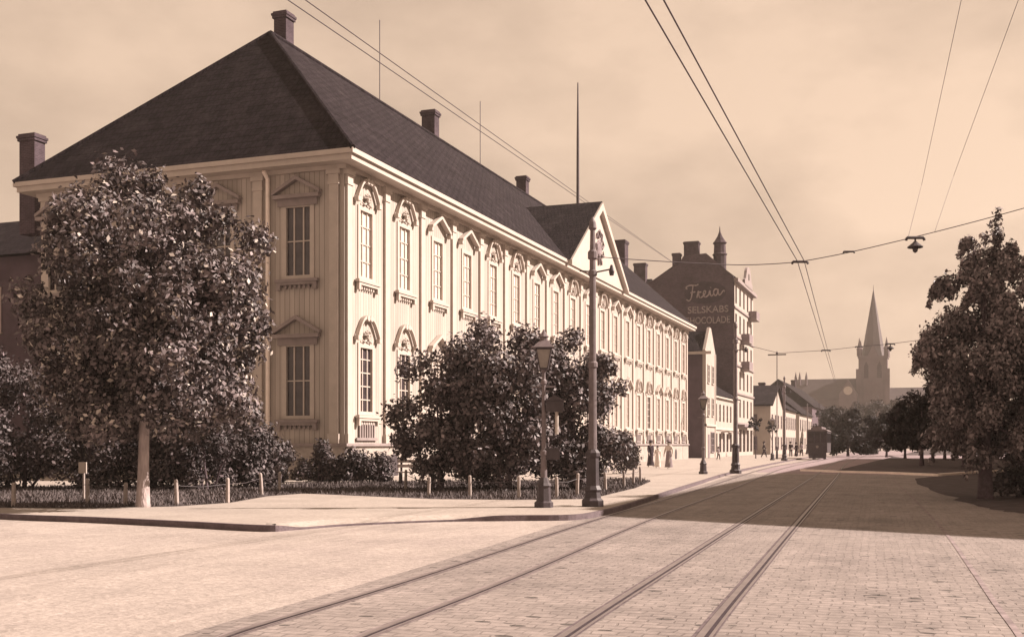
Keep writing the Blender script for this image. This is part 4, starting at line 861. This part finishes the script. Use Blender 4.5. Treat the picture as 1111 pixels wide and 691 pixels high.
hanger('wire_insulator', 'wire hanger on the second cross wire, above the street trees', PD(896, 380, d2), 1.1)
hanger('wire_insulator', 'small wire hanger on the second cross wire, left of the spire', PD(932, 376, d2), .9)
hanger('arc_lamp', 'small hanging lamp on the second cross wire, right of the spire', PD(966, 373, d2), 1.1, True)
e1, e2 = PD(733, 287, 145), PD(729, 284, 145.5)
for (px, e, lab) in ((312, e1, 'lower of the two long wires slanting down past the palace roof'), (331, e2, 'upper of the two long wires slanting down past the palace roof')):
    a = PD(px, 0, 40); wire('telephone_wire', lab, [a+(a-e)*.33, a, e], .022, 'wire', 'wires past the palace roof')
for (p0, p1, p2_, lab) in (((1043, 0), (1000, 200), (985, 259), 'left one of the two faint steep wires at the upper right'), ((1105, 0), (1035, 190), (1014, 252), 'right one of the two faint steep wires at the upper right')):
    a, e = at_z(*p0, 9), at_z(*p1, 9); wire('guy_wire', lab, [a+(a-e)*.6, a, e, PD(*p2_, ds)], .005, 'wire', 'faint wires at the upper right')
# garden fences: low posts with a wire
def post_fence(label, pxs, seed):
    rng = random.Random(seed); ps = [P(x, y, PZ) for x, y in pxs]; t = thing('garden_fence', label, 'fence', ps[0], 0, 'low post fences round the garden'); o = ps[0]; tops = []
    for p in ps:
        h = rng.uniform(.54, .66); lx, ly = rng.uniform(-.03, .03), rng.uniform(-.03, .03); b = MB(); q = p-o
        b.tube([(q.x, q.y, -.1), (q.x+lx*.5, q.y+ly*.5, h*.6), (q.x+lx, q.y+ly, h-.03), (q.x+lx, q.y+ly, h)], [.055, .05, .048, .03], 8); b.build('post', M['wood'], t); tops.append((q.x+lx, q.y+ly, h*.75))
    b = MB()
    for i in range(len(tops)-1):
        a, c = Vector(tops[i]), Vector(tops[i+1]); b.tube([a, (a+c)/2-Vector((0, 0, .05)), c], .009, 5)
    b.build('fence_wire', M['iron'], t)
post_fence('low fence of pale posts before the dark shrubs at the left', [(-40, 549), (15, 549), (95, 545), (136, 547), (192, 548), (247, 545), (284, 537), (303, 532)], 1)
post_fence('low fence of pale posts round the grass before the round bushes', [(440, 531), (465, 538), (510, 539.5), (563, 540), (604, 540), (626, 538), (657, 532), (677, 527), (687, 524.5), (695, 522.5)], 2)
nb = thing('notice_board', 'tiny white notice board on a stake among the dark shrubs', 'sign', P(91, 541, PZ)); b = MB(); b.tube([(0, 0, 0), (0, 0, .85)], .03, 6); b.build('stake', M['wood'], nb); b = MB(); b.box(-.13, .13, -.06, -.03, .7, 1.0); b.build('board', M['cream_trim'], nb)
bn = thing('park_bench', 'small wooden bench beside the arched cellar hatch of the palace', 'bench', gp(452, 41.2), R(20)); b = MB()
for s in (-.18, 0, .18): b.box(-.75, .75, s-.07, s+.07, .43, .47)
b.build('seat', M['wood'], bn); b = MB()
for z in (.62, .8): b.box(-.75, .75, .24, .28, z, z+.11)
b.build('backrest', M['wood'], bn)
for s in (-.6, .6):
    b = MB(); b.box(s-.04, s+.04, -.2, -.14, 0, .43); b.box(s-.04, s+.04, .282, .34, 0, .9); b.box(s-.035, s+.035, -.2, .3, .36, .428); b.build('leg', M['iron'], bn)
# ------------------------------------------------------------------ people
def skin_mesh(name, verts, edges, rads, m, sub=1):
    me = bpy.data.meshes.new(name); me.from_pydata(verts, edges, []); o = bpy.data.objects.new(name, me); COL.objects.link(o)
    o.modifiers.new('skin', 'SKIN'); me.skin_vertices[0].data[0].use_root = True
    for i, r in enumerate(rads): me.skin_vertices[0].data[i].radius = (r, r) if not isinstance(r, tuple) else r
    s = o.modifiers.new('sub', 'SUBSURF'); s.levels = sub; s.render_levels = sub
    dg_ = bpy.context.evaluated_depsgraph_get(); dg_.update(); out = bpy.data.meshes.new_from_object(o.evaluated_get(dg_)); bpy.data.objects.remove(o)
    out.name = name; out.materials.clear(); out.materials.append(m); out.polygons.foreach_set('use_smooth', [True]*len(out.polygons)); return out
def person(loc, rz, label, h=1.65, skirt=True, top='cloth_d', low='cloth_d', hat=True, stride=.18):
    k = h/1.65; t = thing('person', label, 'person', loc, rz); V = []; E = []; Rd = []
    def v(x, y, z, r, p=None):
        V.append((x*k, y*k, z*k)); Rd.append(r*k)
        if p is not None: E.append((p, len(V)-1))
        return len(V)-1
    pel = v(0, 0, .92, .125); wa = v(0, 0, 1.08, .11, pel); chs = v(0, .01, 1.27, .135, wa); nk_ = v(0, .01, 1.41, .055, chs); hd0 = v(0, -.01, 1.47, .075, nk_); hd = v(0, -.015, 1.54, .092, hd0); v(0, -.01, 1.615, .06, hd); v(0, -.125, 1.525, .014, hd)
    for s in (-1, 1):
        v(s*.1, 0, 1.53, .016, hd)
        hp = v(s*.09, 0, .86, .09, pel); kn = v(s*.095, -s*stride*.5-.03, .47, .06, hp); an = v(s*.095, -s*stride+.03, .08, .038, kn); v(s*.1, -s*stride-.12, .03, .035, an)
        shd = v(s*.17, .01, 1.36, .055, chs); el = v(s*.22, s*stride*.4+.02, 1.1, .042, shd); wr = v(s*.215, s*stride*.6-.08, .88, .027, el); pa = v(s*.21, s*stride*.6-.1, .82, .03, wr)
        for q in range(4): f1 = v(s*.21, s*stride*.6-.125+q*.018, .775-.004*abs(q-1.5), .0085, pa); v(s*.2, s*stride*.6-.13+q*.018, .73+.006*abs(q-1.3), .007, f1)
        th = v(s*.195, s*stride*.6-.14, .825, .009, pa); v(s*.19, s*stride*.6-.155, .79, .008, th)
    sub('body', skin_mesh('body', V, E, Rd, M['skin'], 1), t)
    # clothes
    Vc, Ec, Rc = [], [], []
    def c(x, y, z, r, p=None):
        Vc.append((x*k, y*k, z*k)); Rc.append(r*k)
        if p is not None: Ec.append((p, len(Vc)-1))
        return len(Vc)-1
    a0 = c(0, 0, .9, .15); a1 = c(0, 0, 1.07, .128, a0); a2 = c(0, .01, 1.27, .155, a1); c(0, .01, 1.37, .08, a2)
    for s in (-1, 1): b1 = c(s*.17, .01, 1.36, .07, a2); b2 = c(s*.22, s*stride*.4+.02, 1.1, .057, b1); c(s*.216, s*stride*.6-.06, .92, .042, b2)
    sub('jacket', skin_mesh('jacket', Vc, Ec, Rc, M[top], 1), t)
    if skirt:
        b = MB(); prof = [(.14, 1.08), (.16, .95), (.18, .7), (.215, .35), (.25, .1)]
        n = 20; vs = [((r*(1+.06*math.sin(5*2*math.pi*q/n)*(i/4)))*k*math.cos(2*math.pi*q/n), (r*(1+.06*math.sin(5*2*math.pi*q/n)*(i/4)))*k*math.sin(2*math.pi*q/n)*.9, z*k) for i, (r, z) in enumerate(prof) for q in range(n)]
        b.add(vs, [(i*n+q, i*n+(q+1) % n, (i+1)*n+(q+1) % n, (i+1)*n+q) for i in range(4) for q in range(n)]); b.build('skirt', M[low], t, smooth=True)
    else:
        Vc, Ec, Rc = [], [], []; a0 = c(0, 0, .95, .14)
        for s in (-1, 1): b1 = c(s*.09, 0, .84, .105, a0); b2 = c(s*.095, -s*stride*.5-.03, .47, .078, b1); c(s*.095, -s*stride+.03, .1, .06, b2)
        sub('trousers', skin_mesh('trousers', Vc, Ec, Rc, M[low], 1), t)
    b = MB(); b.lathe([(.03*k, 1.4*k), (.09*k, 1.5*k), (.105*k, 1.58*k), (.08*k, 1.66*k), (.02*k, 1.69*k)], 0, .03*k, 12); b.build('hair', M['hair'], t, smooth=True)
    if hat:
        b = MB(); b.lathe([(.19*k, 1.63*k), (.2*k, 1.645*k), (.115*k, 1.66*k), (.11*k, 1.74*k), (.07*k, 1.77*k)], 0, 0, 14); b.build('hat', M['cloth_d' if top != 'cloth_l' else 'cloth_m'], t, smooth=True)
    return t
person(P(706, 506.5, PZ), R(40), 'woman in a long dark dress and hat walking by the palace', 1.66, True)
person(P(713.5, 507.5, PZ), R(20), 'girl in a white dress walking beside the woman in dark', 1.35, True, 'cloth_l', 'cloth_l', False)
person(P(725.5, 508.5, PZ), R(-15), 'person in pale blouse and grey skirt walking by the palace', 1.66, True, 'cloth_l', 'cloth_m', True)
person(P(779.5, 499, PZ), R(60), 'child in grey standing before the low shop house', 1.2, False, 'cloth_m', 'cloth_d', True)
person(P(829, 496.5, PZ), R(100), 'man in a dark suit striding along by the saplings', 1.72, False, 'cloth_d', 'cloth_d', True, .28)
person(gp(858, 128), R(10), 'man in dark clothes standing right of the third tram pole', 1.72, False)
person(gp(864, 131), R(-30), 'woman in dark clothes at the kerb before the farthest pale house', 1.64, True)
person(gp(869.5, 135), R(30), 'man in dark coat farthest along the left kerb', 1.72, False, 'cloth_m', 'cloth_d')
# ------------------------------------------------------------------ haze
hz = MB(); hz.box(-720, 720, -70, 920, -1, 68); M_h = bpy.data.materials.new('haze_air'); M_h.use_nodes = True
hn, hl = nodes(M_h); hn.remove(hn['Principled BSDF']); pvn = hn.new('ShaderNodeVolumePrincipled'); pvn.inputs['Density'].default_value = .0003; pvn.inputs['Color'].default_value = (.95, .84, .74, 1); pvn.inputs['Anisotropy'].default_value = .2
hl.new(pvn.outputs[0], hn['Material Output'].inputs['Volume'])
o = hz.build('haze', M_h); o['kind'] = 'stuff'; o['label'] = 'thin pale summer haze filling the street'; o['category'] = 'haze'
